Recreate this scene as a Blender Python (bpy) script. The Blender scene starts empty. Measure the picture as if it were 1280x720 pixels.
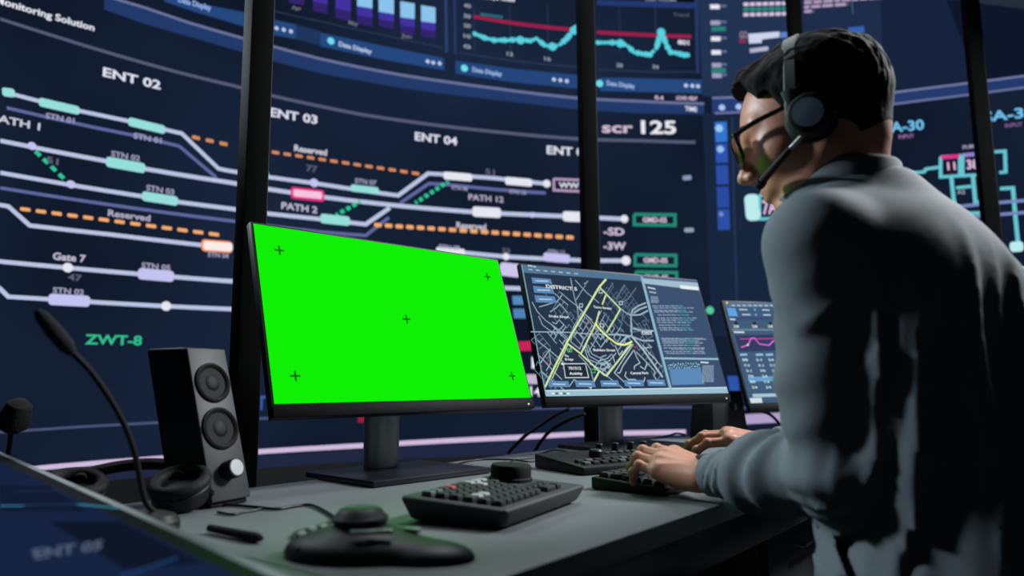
import bpy, bmesh, math, random
import numpy as np
from mathutils import Vector, Matrix
random.seed(7); rng = np.random.RandomState(11)
SC = bpy.context.scene; COL = SC.collection
# ------------------------------------------------------------------ camera model (lens, pitch, roll solved from the monitors' edges)
FOC = 912.5; PITCH = .1315; ROLL = -.0072; CAMZ = .915; DESK = .74
_cp, _sp = math.cos(PITCH), math.sin(PITCH)
_F = np.array([0, _cp, _sp]); _U = np.array([0, -_sp, _cp]); _R = np.array([1., 0, 0])
_cr, _sr = math.cos(ROLL), math.sin(ROLL)
_R, _U = _cr*_R + _sr*_U, -_sr*_R + _cr*_U
CP = np.array([0, 0, CAMZ])
def ray(x, y): return _F + _R*(x-640)/FOC + _U*(360-y)/FOC
def onz(x, y, z=DESK):
    d = ray(x, y); return CP + d*(z-CAMZ)/d[2]
def ony(x, y, Y):
    d = ray(x, y); return CP + d*Y/d[1]
def V(*a): return np.array(a, float)
def unit(v): v = np.asarray(v, float); return v/np.linalg.norm(v)
def rotz(a): return V(math.cos(a), math.sin(a), 0), V(-math.sin(a), math.cos(a), 0)
# ------------------------------------------------------------------ materials
_m = {}
def lin(c):
    c = c/255.; return c/12.92 if c <= .04045 else ((c+.055)/1.055)**2.4
def pbr(name, rgb, rough=.5, metal=0., noise=.12, scale=40., bump=0., coat=0., spec=.5, trans=0., bscale=None):
    if name in _m: return _m[name]
    m = bpy.data.materials.new(name); m.use_nodes = True; nt = m.node_tree; b = nt.nodes['Principled BSDF']
    c = [lin(v) for v in rgb]
    tc = nt.nodes.new('ShaderNodeTexCoord'); n = nt.nodes.new('ShaderNodeTexNoise'); n.inputs['Scale'].default_value = scale; n.inputs['Detail'].default_value = 3
    nt.links.new(tc.outputs['Object'], n.inputs['Vector'])
    mx = nt.nodes.new('ShaderNodeMix'); mx.data_type = 'RGBA'
    mx.inputs['A'].default_value = (*[v*(1-noise) for v in c], 1); mx.inputs['B'].default_value = (*[min(1, v*(1+noise)) for v in c], 1)
    nt.links.new(n.outputs['Fac'], mx.inputs['Factor']); nt.links.new(mx.outputs['Result'], b.inputs['Base Color'])
    b.inputs['Roughness'].default_value = rough; b.inputs['Metallic'].default_value = metal; b.inputs['Specular IOR Level'].default_value = spec
    b.inputs['Coat Weight'].default_value = coat; b.inputs['Transmission Weight'].default_value = trans
    if bump:
        n2 = nt.nodes.new('ShaderNodeTexNoise'); n2.inputs['Scale'].default_value = bscale or scale*6; n2.inputs['Detail'].default_value = 4
        nt.links.new(tc.outputs['Object'], n2.inputs['Vector'])
        bp = nt.nodes.new('ShaderNodeBump'); bp.inputs['Strength'].default_value = bump; bp.inputs['Distance'].default_value = .002
        nt.links.new(n2.outputs['Fac'], bp.inputs['Height']); nt.links.new(bp.outputs['Normal'], b.inputs['Normal'])
    _m[name] = m; return m
def glow(rgb, s=1., sample=False):
    k = ('glow', tuple(rgb), s, sample)
    if k in _m: return _m[k]
    m = bpy.data.materials.new('screen_colour'); m.use_nodes = True; nt = m.node_tree; nt.nodes.clear()
    e = nt.nodes.new('ShaderNodeEmission'); e.inputs['Color'].default_value = (*[lin(v) for v in rgb], 1); e.inputs['Strength'].default_value = s
    o = nt.nodes.new('ShaderNodeOutputMaterial'); nt.links.new(e.outputs[0], o.inputs[0])
    if not sample: m.cycles.emission_sampling = 'NONE'
    _m[k] = m; return m
# ------------------------------------------------------------------ object helpers (everything is authored in world space)
def link(name, me, mats, parent=None, smooth=False):
    for m in (mats if isinstance(mats, (list, tuple)) else [mats]): me.materials.append(m)
    o = bpy.data.objects.new(name, me); COL.objects.link(o)
    if smooth: me.polygons.foreach_set('use_smooth', [True]*len(me.polygons))
    if parent is not None:
        o.parent = parent
        if parent.parent is None: o.matrix_parent_inverse = parent.matrix_basis.inverted()
    return o
def mesh(name, vs, fs, mats, parent=None, smooth=False, mi=None):
    me = bpy.data.meshes.new(name); me.from_pydata([tuple(map(float, v)) for v in vs], [], [tuple(map(int, f)) for f in fs]); me.validate()
    o = link(name, me, mats, parent, smooth)
    if mi is not None and len(me.polygons) == len(mi): me.polygons.foreach_set('material_index', mi)
    me.update(); return o
def tag(o, label, cat, group=None):
    o['label'] = label; o['category'] = cat
    if group: o['group'] = group
    return o
def thing(name, loc, label, cat, group=None, rz=0):
    o = bpy.data.objects.new(name, None); COL.objects.link(o); o.empty_display_size = .05
    o.location = [float(v) for v in loc]; o.rotation_euler = (0, 0, rz); return tag(o, label, cat, group)
def struct(o): o['kind'] = 'structure'; return o
class MB:
    """mesh builder: boxes, tubes, lathes in a local frame (o, x, y, z) -> one mesh"""
    def __init__(s, o=(0, 0, 0), x=(1, 0, 0), y=(0, 1, 0), z=(0, 0, 1)):
        s.o, s.x, s.y, s.z = [np.asarray(v, float) for v in (o, x, y, z)]; s.v = []; s.f = []; s.m = []
    def w(s, p): return s.o + s.x*p[0] + s.y*p[1] + s.z*p[2]
    def addraw(s, vs, fs, mi=0):
        n = len(s.v); s.v += [s.w(p) for p in vs]; s.f += [tuple(i+n for i in f) for f in fs]; s.m += [mi]*len(fs); return s
    def bm(s, bm, mi=0):
        bm.verts.index_update(); s.addraw([tuple(v.co) for v in bm.verts], [[v.index for v in f.verts] for f in bm.faces], mi); bm.free(); return s
    def box(s, c, d, bev=0., seg=2, taper=None, mi=0):
        b = bmesh.new(); bmesh.ops.create_cube(b, size=1)
        for v in b.verts:
            k = 1.
            if taper and v.co.z > 0: v.co.x *= taper[0]; v.co.y *= taper[1]
            v.co = Vector((c[0]+v.co.x*d[0], c[1]+v.co.y*d[1], c[2]+v.co.z*d[2]))
        if bev: bmesh.ops.bevel(b, geom=b.edges[:], offset=bev, segments=seg, profile=.5, affect='EDGES')
        return s.bm(b, mi)
    def lathe(s, c, prof, ax='z', n=40, mi=0, sx=1., sy=1.):
        vs = []; fs = []; A = {'z': (0, 1, 2), 'y': (2, 0, 1), 'x': (1, 2, 0)}[ax]
        for r, h in prof:
            for k in range(n):
                a = 2*math.pi*k/n; q = [0, 0, 0]; q[A[0]] = r*math.cos(a)*sx; q[A[1]] = r*math.sin(a)*sy; q[A[2]] = h
                vs.append((c[0]+q[0], c[1]+q[1], c[2]+q[2]))
        for i in range(len(prof)-1):
            for k in range(n): fs.append((i*n+k, i*n+(k+1) % n, (i+1)*n+(k+1) % n, (i+1)*n+k))
        fs.append(tuple(range(n-1, -1, -1))); fs.append(tuple((len(prof)-1)*n+k for k in range(n)))
        return s.addraw(vs, fs, mi)
    def tube(s, pts, r, n=12, sub=6, mi=0, flat=1., smoothp=True):
        P = [np.asarray(p, float) for p in pts]; R = list(r) if hasattr(r, '__len__') else [r]*len(P)
        if smoothp and len(P) > 2:
            Q = [2*P[0]-P[1]] + P + [2*P[-1]-P[-2]]; o = []; rr = []
            for i in range(1, len(Q)-2):
                for k in range(sub):
                    t = k/sub; a, b, c, d = Q[i-1:i+3]
                    o.append(.5*((2*b)+(-a+c)*t+(2*a-5*b+4*c-d)*t*t+(-a+3*b-3*c+d)*t**3)); rr.append(R[i-1]*(1-t)+R[i]*t)
            o.append(P[-1]); rr.append(R[-1]); P, R = o, rr
        vs = []; fs = []; t0 = unit(P[1]-P[0]); u = np.cross(t0, V(0, 0, 1))
        u = unit(u) if np.linalg.norm(u) > 1e-3 else V(1, 0, 0)
        for i, p in enumerate(P):
            t = unit(P[min(i+1, len(P)-1)]-P[max(i-1, 0)]); u = unit(u-t*np.dot(u, t)); w = np.cross(t, u)
            for k in range(n):
                a = 2*math.pi*k/n; vs.append(p+(u*math.cos(a)+w*math.sin(a)*flat)*R[i])
        for i in range(len(P)-1):
            for k in range(n): fs.append((i*n+k, i*n+(k+1) % n, (i+1)*n+(k+1) % n, (i+1)*n+k))
        fs.append(tuple(range(n-1, -1, -1))); fs.append(tuple((len(P)-1)*n+k for k in range(n)))
        return s.addraw(vs, fs, mi)
    def prism(s, poly, z0, z1, bev=0., mi=0, seg=2):
        b = bmesh.new(); vs = [b.verts.new((p[0], p[1], z0)) for p in poly]; f = b.faces.new(vs)
        r = bmesh.ops.extrude_face_region(b, geom=[f])
        for v in r['geom']:
            if isinstance(v, bmesh.types.BMVert): v.co.z = z1
        bmesh.ops.recalc_face_normals(b, faces=b.faces[:])
        if bev: bmesh.ops.bevel(b, geom=b.edges[:], offset=bev, segments=seg, profile=.5, affect='EDGES')
        return s.bm(b, mi)
    def build(s, name, mats, parent=None, smooth=None):
        o = mesh(name, s.v, s.f, mats, parent, False, s.m)
        b = bmesh.new(); b.from_mesh(o.data); bmesh.ops.recalc_face_normals(b, faces=b.faces[:])
        if smooth is not False:
            for f in b.faces: f.smooth = True
            for e in b.edges: e.smooth = (len(e.link_faces) == 2 and e.calc_face_angle(0) < .6)
        b.to_mesh(o.data); b.free(); return o
# ------------------------------------------------------------------ drawing on screens
_tc = {}
def glyphs(t):
    if t in _tc: return _tc[t]
    c = bpy.data.curves.new('text', 'FONT'); c.body = t; c.size = 1; c.offset = .028; c.resolution_u = 3
    o = bpy.data.objects.new('text', c); COL.objects.link(o); bpy.context.view_layer.update()
    e = o.evaluated_get(bpy.context.evaluated_depsgraph_get()); me = e.to_mesh()
    vs = np.array([v.co[:2] for v in me.vertices]); fs = [tuple(p.vertices) for p in me.polygons]; e.to_mesh_clear()
    bpy.data.objects.remove(o); bpy.data.curves.remove(c)
    if len(vs): vs[:, 0] -= vs[:, 0].min(); vs[:, 0] /= max(vs[:, 0].max(), 1e-6)
    _tc[t] = (vs, fs); return _tc[t]
class Cyl:
    def __init__(s, R, cx, cy): s.R, s.cx, s.cy = R, cx, cy; s.lay = .003; s.step = .12
    def px(s, x, y):
        d = ray(x, y); a = d[0]**2+d[1]**2; b = -2*(d[0]*s.cx+d[1]*s.cy); c = s.cx**2+s.cy**2-s.R**2
        t = (-b+math.sqrt(b*b-4*a*c))/2/a; p = CP+d*t
        return np.array([s.R*math.atan2(p[0]-s.cx, p[1]-s.cy), p[2]]), t/FOC
    def to3(s, q, off): a = q[0]/s.R; r = s.R-off; return V(s.cx+r*math.sin(a), s.cy+r*math.cos(a), q[1])
class Pln:
    def __init__(s, c, r, u): s.c, s.r, s.u = [np.asarray(v, float) for v in (c, r, u)]; s.n = np.cross(s.r, s.u); s.lay = .0003; s.step = 9
    def px(s, x, y):
        d = ray(x, y); t = np.dot(s.c-CP, s.n)/np.dot(d, s.n); p = CP+d*t-s.c; return np.array([np.dot(p, s.r), np.dot(p, s.u)]), t/FOC
    def to3(s, q, off): return s.c+s.r*q[0]+s.u*q[1]+s.n*off
class Gfx:
    def __init__(s, surf, ox=0, oy=0, k=1.): s.S = surf; s.v = []; s.f = []; s.m = []; s.mats = []; s.o = (ox, oy, k)
    def at(s, ox, oy, k): s.o = (ox, oy, k); return s
    def P(s, p): return s.S.px(s.o[0]+p[0]/s.o[2], s.o[1]+p[1]/s.o[2])
    def mi(s, c):
        m = glow(c)
        if m not in s.mats: s.mats.append(m)
        return s.mats.index(m)
    def put(s, q, fs, c, lay):
        n = len(s.v); s.v += [s.S.to3(p, lay*s.S.lay) for p in q]; s.f += [tuple(i+n for i in f) for f in fs]; s.m += [s.mi(c)]*len(fs)
    def line(s, pts, w, c, lay=1, dash=None):
        Q = []; W = []
        for p in pts: q, k = s.P(p); Q.append(q); W.append(w*k)
        P = [Q[0]]; R = [W[0]]
        for i in range(len(Q)-1):
            n = max(1, int(np.linalg.norm(Q[i+1]-Q[i])/s.S.step))
            for j in range(1, n+1): P.append(Q[i]+(Q[i+1]-Q[i])*j/n); R.append(W[i]+(W[i+1]-W[i])*j/n)
        q = []
        for i, p in enumerate(P):
            a = P[max(i-1, 0)]; b = P[min(i+1, len(P)-1)]; d1 = p-a; d2 = b-p
            l1, l2 = np.linalg.norm(d1), np.linalg.norm(d2)
            d1 = d1/l1 if l1 > 1e-9 else d2/max(l2, 1e-9); d2 = d2/l2 if l2 > 1e-9 else d1
            t = d1+d2; t = t/max(np.linalg.norm(t), 1e-6); nn = np.array([-t[1], t[0]]); k = 1/max(abs(np.dot(t, d1)), .5)
            q += [p+nn*R[i]*.5*k, p-nn*R[i]*.5*k]
        s.put(q, [(2*i, 2*i+1, 2*i+3, 2*i+2) for i in range(len(P)-1)], c, lay); return s
    def poly(s, pts, c, lay=1): s.put([s.P(p)[0] for p in pts], [tuple(range(len(pts)))], c, lay); return s
    def strip(s, top, bot, c, lay=1, n=14):
        def lerp(L, t):
            x = L[0][0]+(L[-1][0]-L[0][0])*t
            for a, b in zip(L, L[1:]):
                if x <= b[0]+1e-6: u = (x-a[0])/max(b[0]-a[0], 1e-6); return (x, a[1]+(b[1]-a[1])*u)
            return L[-1]
        q = []
        for i in range(n+1): q += [s.P(lerp(top, i/n))[0], s.P(lerp(bot, i/n))[0]]
        s.put(q, [(2*i, 2*i+1, 2*i+3, 2*i+2) for i in range(n)], c, lay); return s
    def pill(s, x0, y0, x1, y1, h, c, lay=2, r=.35):
        a, k0 = s.P((x0, y0)); b, k1 = s.P((x1, y1)); k = (k0+k1)/2; d = b-a; L = np.linalg.norm(d); d = d/L; n = np.array([-d[1], d[0]]); H = h*k/2; r = min(r*2*H, L/2, H)
        q = []
        for (sx, sy, a0) in ((L-r, H-r, 0), (r, H-r, 90), (r, -H+r, 180), (L-r, -H+r, 270)):
            for j in range(5):
                t = math.radians(a0+22.5*j); q.append(a+d*(sx+r*math.cos(t))+n*(sy+r*math.sin(t)))
        s.put(q, [tuple(range(len(q)))], c, lay); return s
    def frame(s, x0, y0, x1, y1, h, w, c, lay=2):
        s.line([(x0, y0-h/2), (x1, y1-h/2), (x1, y1+h/2), (x0, y0+h/2), (x0, y0-h/2)], w, c, lay); return s
    def disc(s, x, y, r, c, lay=3, n=14):
        a, k = s.P((x, y)); R = r*k; s.put([a+R*np.array([math.cos(2*math.pi*i/n), math.sin(2*math.pi*i/n)]) for i in range(n)], [tuple(range(n))], c, lay); return s
    def text(s, t, x0, y0, x1, y1, cap, c, lay=3):
        vs, fs = glyphs(t)
        if not len(vs): return s
        a, k0 = s.P((x0, y0)); b, k1 = s.P((x1, y1)); H = cap*(k0+k1)/2/.72; up = np.array([0, 1.])
        s.put([a+(b-a)*v[0]+up*v[1]*H for v in vs], fs, c, lay); return s
    def rows(s, x0, y0, x1, y1, n, h, c, lay=2, fill=.8, gap=.04):
        """n lines of tiny unreadable words between the px corners (x0,y0) top-left and (x1,y1) bottom-right"""
        for i in range(n):
            y = y0+(y1-y0)*(i+.5)/n; x = x0; end = x1 if random.random() < fill else x0+(x1-x0)*random.uniform(.4, .9)
            while x < end-1:
                w = (x1-x0)*random.uniform(.06, .22); e = min(x+w, end)
                s.line([(x, y), (e, y)], h, c, lay); x = e+(x1-x0)*gap
        return s
    def build(s, name, parent): return mesh(name, s.v, s.f, s.mats, parent, False, s.m)
# ------------------------------------------------------------------ implicit surfaces (for the person)
def surface(lo, hi, h, fn):
    lo = np.asarray(lo, float); n = np.ceil((np.asarray(hi)-lo)/h).astype(int)+1
    X, Y, Z = np.meshgrid(*[(lo[i]+h*np.arange(n[i])).astype(np.float32) for i in range(3)], indexing='ij')
    D = fn(X, Y, Z).astype(np.float32); D[0] = D[-1] = 1; D[:, 0] = D[:, -1] = 1; D[:, :, 0] = D[:, :, -1] = 1
    S = D < 0; nx, ny, nz = n
    c = np.zeros((nx-1, ny-1, nz-1), int)
    for a in (0, 1):
        for b in (0, 1):
            for d in (0, 1): c += S[a:nx-1+a, b:ny-1+b, d:nz-1+d]
    ci = np.argwhere((c > 0) & (c < 8)); idx = -np.ones(c.shape, int); idx[tuple(ci.T)] = np.arange(len(ci))
    acc = np.zeros((len(ci), 3)); cnt = np.zeros(len(ci))
    cor = [(a, b, d) for a in (0, 1) for b in (0, 1) for d in (0, 1)]
    for i, p in enumerate(cor):
        for q in cor[i+1:]:
            if sum(abs(p[k]-q[k]) for k in range(3)) != 1: continue
            P = ci+p; Q = ci+q; dp = D[tuple(P.T)]; dq = D[tuple(Q.T)]; m = (dp < 0) != (dq < 0)
            t = np.where(m, dp/np.where(dp == dq, 1, dp-dq), 0)
            acc[m] += (P+(Q-P)*t[:, None])[m]; cnt[m] += 1
    vs = lo+h*acc/cnt[:, None]; fs = []
    for ax in range(3):
        sl0 = [slice(None)]*3; sl1 = [slice(None)]*3; sl0[ax] = slice(0, -1); sl1[ax] = slice(1, None)
        e = np.argwhere(S[tuple(sl0)] != S[tuple(sl1)]); b, d = [(1, 2), (2, 0), (0, 1)][ax]
        e = e[(e[:, b] > 0) & (e[:, d] > 0)]
        e0 = e.copy(); e1 = e.copy(); e1[:, b] -= 1; e2 = e1.copy(); e2[:, d] -= 1; e3 = e.copy(); e3[:, d] -= 1
        q = np.stack([idx[tuple(k.T)] for k in (e0, e1, e2, e3)], 1); ins = S[tuple(e.T)]
        q[~ins] = q[~ins][:, ::-1]; fs.append(q)
    fs = np.concatenate(fs); fs = fs[(fs >= 0).all(1)]; return vs, fs
def smin(a, b, k): h = np.clip(.5+.5*(b-a)/k, 0, 1); return b*(1-h)+a*h-k*h*(1-h)
def smax(a, b, k): return -smin(-a, -b, k)
def cone(X, Y, Z, a, b, r1, r2):
    a = np.asarray(a, float); d = np.asarray(b, float)-a; L2 = float(d@d)
    t = np.clip(((X-a[0])*d[0]+(Y-a[1])*d[1]+(Z-a[2])*d[2])/L2, 0, 1)
    return np.sqrt((X-a[0]-d[0]*t)**2+(Y-a[1]-d[1]*t)**2+(Z-a[2]-d[2]*t)**2)-(r1+(r2-r1)*t)
def ell(X, Y, Z, c, r, ax=None):
    x, y, z = X-c[0], Y-c[1], Z-c[2]
    if ax is not None: x, y, z = [x*a[0]+y*a[1]+z*a[2] for a in ax]
    k0 = np.sqrt((x/r[0])**2+(y/r[1])**2+(z/r[2])**2); k1 = np.sqrt((x/r[0]**2)**2+(y/r[1]**2)**2+(z/r[2]**2)**2)
    return k0*(k0-1)/np.maximum(k1, 1e-9)
_ng = rng.rand(32, 32, 32).astype(np.float32)
def noise3(X, Y, Z):
    o = 0; P = [X, Y, Z]; I = [np.floor(p).astype(int) for p in P]; T = [p-i for p, i in zip(P, I)]; T = [t*t*(3-2*t) for t in T]
    for a in (0, 1):
        for b in (0, 1):
            for c in (0, 1):
                o = o+_ng[(I[0]+a) % 32, (I[1]+b) % 32, (I[2]+c) % 32]*(T[0] if a else 1-T[0])*(T[1] if b else 1-T[1])*(T[2] if c else 1-T[2])
    return o
def relax(vs, fs, it=2, lam=.5):
    vs = np.array(vs)
    for _ in range(it):
        a = np.zeros_like(vs); c = np.zeros(len(vs))
        for k in range(4):
            np.add.at(a, fs[:, k], vs[fs[:, (k+1) % 4]]+vs[fs[:, (k+3) % 4]]); np.add.at(c, fs[:, k], 2)
        vs = vs+lam*(a/np.maximum(c, 1)[:, None]-vs)
    return vs
# ================================================================== ROOM
WR, WX, WY = 4.5, 1.35, .18          # the curved LED wall: radius and centre
Zs = lambda px, py: WALL.px(px, py)[0][1]
WALL = Cyl(WR, WX, WY)
A0, A1 = -1.35, 1.15                  # angular extent of the screen
zbot = .50; ztop = 3.50
carpet = pbr('dark_carpet', (26, 27, 30), .95, noise=.35, scale=90, bump=.4)
wallp = pbr('charcoal_wall_paint', (24, 26, 30), .8, noise=.08, scale=6)
ceilm = pbr('black_ceiling_paint', (18, 19, 22), .9, noise=.08, scale=8)
X0, X1, Y0, Y1 = -4.2, 6.6, -2.4, 5.6
struct(mesh('floor', [(X0, Y0, 0), (X1, Y0, 0), (X1, Y1, 0), (X0, Y1, 0), (X0, Y0, -.1), (X1, Y0, -.1), (X1, Y1, -.1), (X0, Y1, -.1)], [(0, 1, 2, 3), (7, 6, 5, 4), (0, 4, 5, 1), (1, 5, 6, 2), (2, 6, 7, 3), (3, 7, 4, 0)], carpet))
CH = 3.7
struct(MB().box(((X0+X1)/2, (Y0+Y1)/2, CH+.05), (X1-X0, Y1-Y0, .1)).build('ceiling', ceilm, smooth=False))
for nm, c, d in (('wall_left', (X0-.05, (Y0+Y1)/2, CH/2), (.1, Y1-Y0, CH)), ('wall_right', (X1+.05, (Y0+Y1)/2, CH/2), (.1, Y1-Y0, CH)), ('wall_back', ((X0+X1)/2, Y1+.05, CH/2), (X1-X0+.2, .1, CH)), ('wall_front', ((X0+X1)/2, Y0-.05, CH/2), (X1-X0+.2, .1, CH))):
    struct(MB().box(c, d).build(nm, wallp, smooth=False))
# pale soffit crossing the top right corner of the view
p0 = onz(1186, 0, CAMZ+2.0); p1 = onz(1281, 12.5, CAMZ+2.0)
dr = unit(p1-p0); nr = V(-dr[1], dr[0], 0)
if nr[1] < 0: nr = -nr
beam = MB(p0, dr, nr, V(0, 0, 1)).box((0.1, -.11, .08), (3.2, .22, .16), .01).build('trim_1', pbr('soffit_paint', (225, 232, 230), .7, noise=.05))
struct(beam)
# ================================================================== THE LED WALL
wall = thing('video_wall', (WX, WY+WR, zbot), 'huge curved dark blue video wall showing a rail network diagram and charts', 'screen')
bgm = bpy.data.materials.new('led_background'); bgm.use_nodes = True; nt = bgm.node_tree; nt.nodes.clear()
tc = nt.nodes.new('ShaderNodeTexCoord'); n1 = nt.nodes.new('ShaderNodeTexNoise'); n1.inputs['Scale'].default_value = .55; n1.inputs['Detail'].default_value = 2
nt.links.new(tc.outputs['Object'], n1.inputs['Vector'])
cr = nt.nodes.new('ShaderNodeValToRGB'); cr.color_ramp.elements[0].position = .35; cr.color_ramp.elements[1].position = .65
cr.color_ramp.elements[0].color = (*[lin(v) for v in (14, 23, 39)], 1); cr.color_ramp.elements[1].color = (*[lin(v) for v in (25, 38, 62)], 1)
em = nt.nodes.new('ShaderNodeEmission'); ou = nt.nodes.new('ShaderNodeOutputMaterial')
nt.links.new(n1.outputs['Fac'], cr.inputs[0]); nt.links.new(cr.outputs[0], em.inputs[0]); nt.links.new(em.outputs[0], ou.inputs[0])
N = 72; vs = []; fs = []
for i in range(N+1):
    a = A0+(A1-A0)*i/N
    for rr in (WR, WR+.12):
        for z in (zbot, ztop): vs.append((WX+rr*math.sin(a), WY+rr*math.cos(a), z))
mi = []
for i in range(N):
    a = 4*i; b = a+4
    fs += [(a, b, b+1, a+1), (a+2, a+3, b+3, b+2), (a, a+2, b+2, b), (a+1, b+1, b+3, a+3)]; mi += [0, 1, 1, 1]
fs += [(0, 1, 3, 2), (4*N, 4*N+2, 4*N+3, 4*N+1)]; mi += [1, 1]
mesh('display_surface', vs, fs, [bgm, wallp], wall, mi=mi)
mb = MB(); mb.f = []; 
vs = []; fs = []
for i in range(N+1):
    a = A0+(A1-A0)*i/N
    for rr, z in ((WR-.03, 0), (WR-.03, zbot), (WR+.14, zbot), (WR+.14, 0)): vs.append((WX+rr*math.sin(a), WY+rr*math.cos(a), z))
for i in range(N):
    for k in range(4): fs.append((4*i+k, 4*i+(k+1) % 4, 4*i+4+(k+1) % 4, 4*i+4+k))
mesh('plinth', vs, fs, pbr('plinth_paint', (15, 18, 20), .8, noise=.08, scale=6), wall)
TR = (186, 196, 226); TB = (96, 105, 160); TEAL = (150, 222, 218); LAV = (196, 194, 240); WH = (228, 230, 240); OR = (240, 170, 112); GRN = (48, 196, 150); PK = (214, 196, 222)
g = Gfx(WALL)
# --- side panels of differing tone
g.strip([(872, -8), (985, -8)], [(878, 120), (985, 128)], (34, 51, 82), 0.5)
g.strip([(985, -8), (1100, -8)], [(985, 128), (1105, 118)], (30, 45, 74), 0.5)
g.strip([(1100, -8), (1180, -8)], [(1105, 118), (1222, 104)], (23, 35, 60), 0.5)
g.strip([(1180, -8), (1290, -8)], [(1222, 104), (1290, 94)], (15, 22, 42), 0.5)
g.strip([(878, 142), (1110, 134)], [(890, 420), (1110, 420)], (24, 38, 61), 0.5)
g.line([(915, 146), (917, 240), (921, 380)], 2, (40, 54, 86), 1)
g.build('background_panel', wall)
# --- header band, rules
g = Gfx(WALL)
top = [(130, -4), (180, 11), (236, 30), (295, 47), (335, 58), (400, 75), (500, 95), (560, 104), (620, 112), (722, 124), (800, 128), (880, 131)]
g.strip(top, [(130, 12), (180, 30), (236, 46), (295, 63), (335, 75), (400, 92), (500, 110), (560, 118), (620, 125), (722, 137), (800, 142), (880, 143)], (34, 58, 106), 1, 30)
g.strip([(205, -6), (240, 3), (297, 14), (335, 23), (370, 31)], [(205, 2), (240, 14), (297, 31), (335, 43), (370, 49)], (37, 72, 126), 1)
g.strip([(400, 41), (480, 58), (555, 73)], [(400, 58), (480, 75), (555, 88)], (37, 72, 128), 1)
g.strip([(569, 76), (640, 86), (722, 94)], [(569, 92), (640, 103), (722, 111)], (36, 70, 124), 1)
g.strip([(750, 97), (877, 100)], [(750, 114), (877, 117)], (38, 73, 128), 1)
g.strip([(370, 31), (400, 39)], [(370, 49), (400, 57)], (30, 54, 92), 1, 2)
g.line([(p[0], p[1]-1) for p in top], 3.4, (108, 116, 156), 2)
g.line([(0, 24), (60, 43), (145, 69), (220, 90), (290, 107), (332, 118), (450, 143), (540, 156), (620, 165), (725, 174), (800, 176), (869, 178)], 4, (86, 92, 118), 1)
g.line([(-10, 541), (100, 533.5), (200, 528), (317, 523.5), (460, 518), (620, 512), (731, 509), (852, 509), (950, 510)], 3, (74, 84, 122), 1)
g.line([(30, 587), (59, 584), (130, 578), (209, 572), (316, 565), (452, 557), (640, 547), (725, 542.5), (800, 541), (857, 540)], 6, (206, 186, 220), 1)
g.line([(915, 525), (990, 521)], 12, (176, 160, 200), 1)
g.strip([(60, 590), (209, 577), (316, 570), (452, 562), (640, 551), (725, 547), (857, 545)], [(60, 612), (209, 600), (316, 588), (452, 580), (640, 570), (725, 566), (857, 562)], (31, 39, 65), .6)
g.line([(1095, 118.5), (1160, 110.5), (1220, 103), (1290, 94)], 2.5, (120, 128, 170), 2); g.line([(1095, 133), (1160, 125), (1220, 117.5), (1290, 108.5)], 2.5, (110, 118, 164), 2)
g.strip([(1095, 119), (1290, 95)], [(1095, 133), (1290, 108)], (36, 58, 108), 1)
g.line([(890, 123), (940, 121), (1000, 119)], 2.5, (120, 126, 170), 2); g.line([(893, 142), (940, 140), (1000, 137)], 2.5, (112, 120, 164), 2); g.strip([(890, 124), (1000, 120)], [(890, 142), (1000, 137)], (36, 60, 118), 1)
g.disc(902, 135, 4, (170, 196, 240)); g.disc(923, 134, 4, (170, 196, 240))
for pts in ([(345, 36), (354, 38), (363, 40)], [(534, 77.5), (541, 79), (549, 80)], [(692, 100), (700, 101), (708, 102)], [(857, 107.5), (865, 108), (872, 108.5)]):
    for x, y in pts: g.disc(x, y, 2.6, (190, 205, 235), 3)
for x, y in ((413, 52), (580, 86), (749, 105)): g.disc(x, y, 4.6, (110, 222, 235), 3)
g.text('Data Display', 423, 58, 464, 68, 6, (190, 210, 240)); g.text('Data Display', 590, 90, 627, 96, 6, (160, 190, 232)); g.text('Data Display', 758, 107, 793, 111, 6, (160, 190, 232)); g.text('Data Display', 222, 3, 263, 14, 7.5, (150, 180, 235))
g.text('0.4', 818, 124.5, 829, 125.5, 5, PK); g.text('LOAD HELP', 845, 125, 871, 126, 5, PK); g.text('TIME', 856, 139, 871, 140, 6, WH)
g.build('header_bar', wall)
# --- bar chart
g = Gfx(WALL); 
for x0, x1, yt, ys, yb, dy in ((361, 380, -10, -10, 4, 3), (391, 409, -10, -10, 14, 4), (419, 438, -10, -10, 23, 4), (446, 465, -10, 8, 30, 4), (473, 492, -10, 15, 33, 4), (500, 518, 2, 22, 42, 3), (526, 544, 7, 27, 46, 3)):
    if ys > -9: g.poly([(x0, yt), (x1, yt+dy), (x1, ys+dy*.8), (x0, ys)], (138, 196, 236), 2)
    m = (ys+yb)/2 if ys > -9 else yb-12
    g.poly([(x0, max(ys, -10)), (x1, max(ys, -10)+dy*.8), (x1, m+dy), (x0, m)], (66, 50, 160), 2); g.poly([(x0, m), (x1, m+dy), (x1, yb+dy), (x0, yb)], (50, 36, 108), 2)
g.line([(557, -8), (558, 66)], 3.5, (44, 66, 112), 1); g.line([(568, -8), (569, 68)], 3.5, (38, 56, 98), 1)
g.line([(338, 13), (400, 27), (480, 44), (555, 60)], 1.6, (42, 56, 84), 1)
g.text('Apr', 364, 12, 376, 14, 5, (110, 116, 130)); g.text('May', 435, 31, 447, 33, 5, (110, 116, 130)); g.text('Jun', 501, 47, 514, 49, 5, (110, 116, 130))
g.build('bar_chart', wall)
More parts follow.
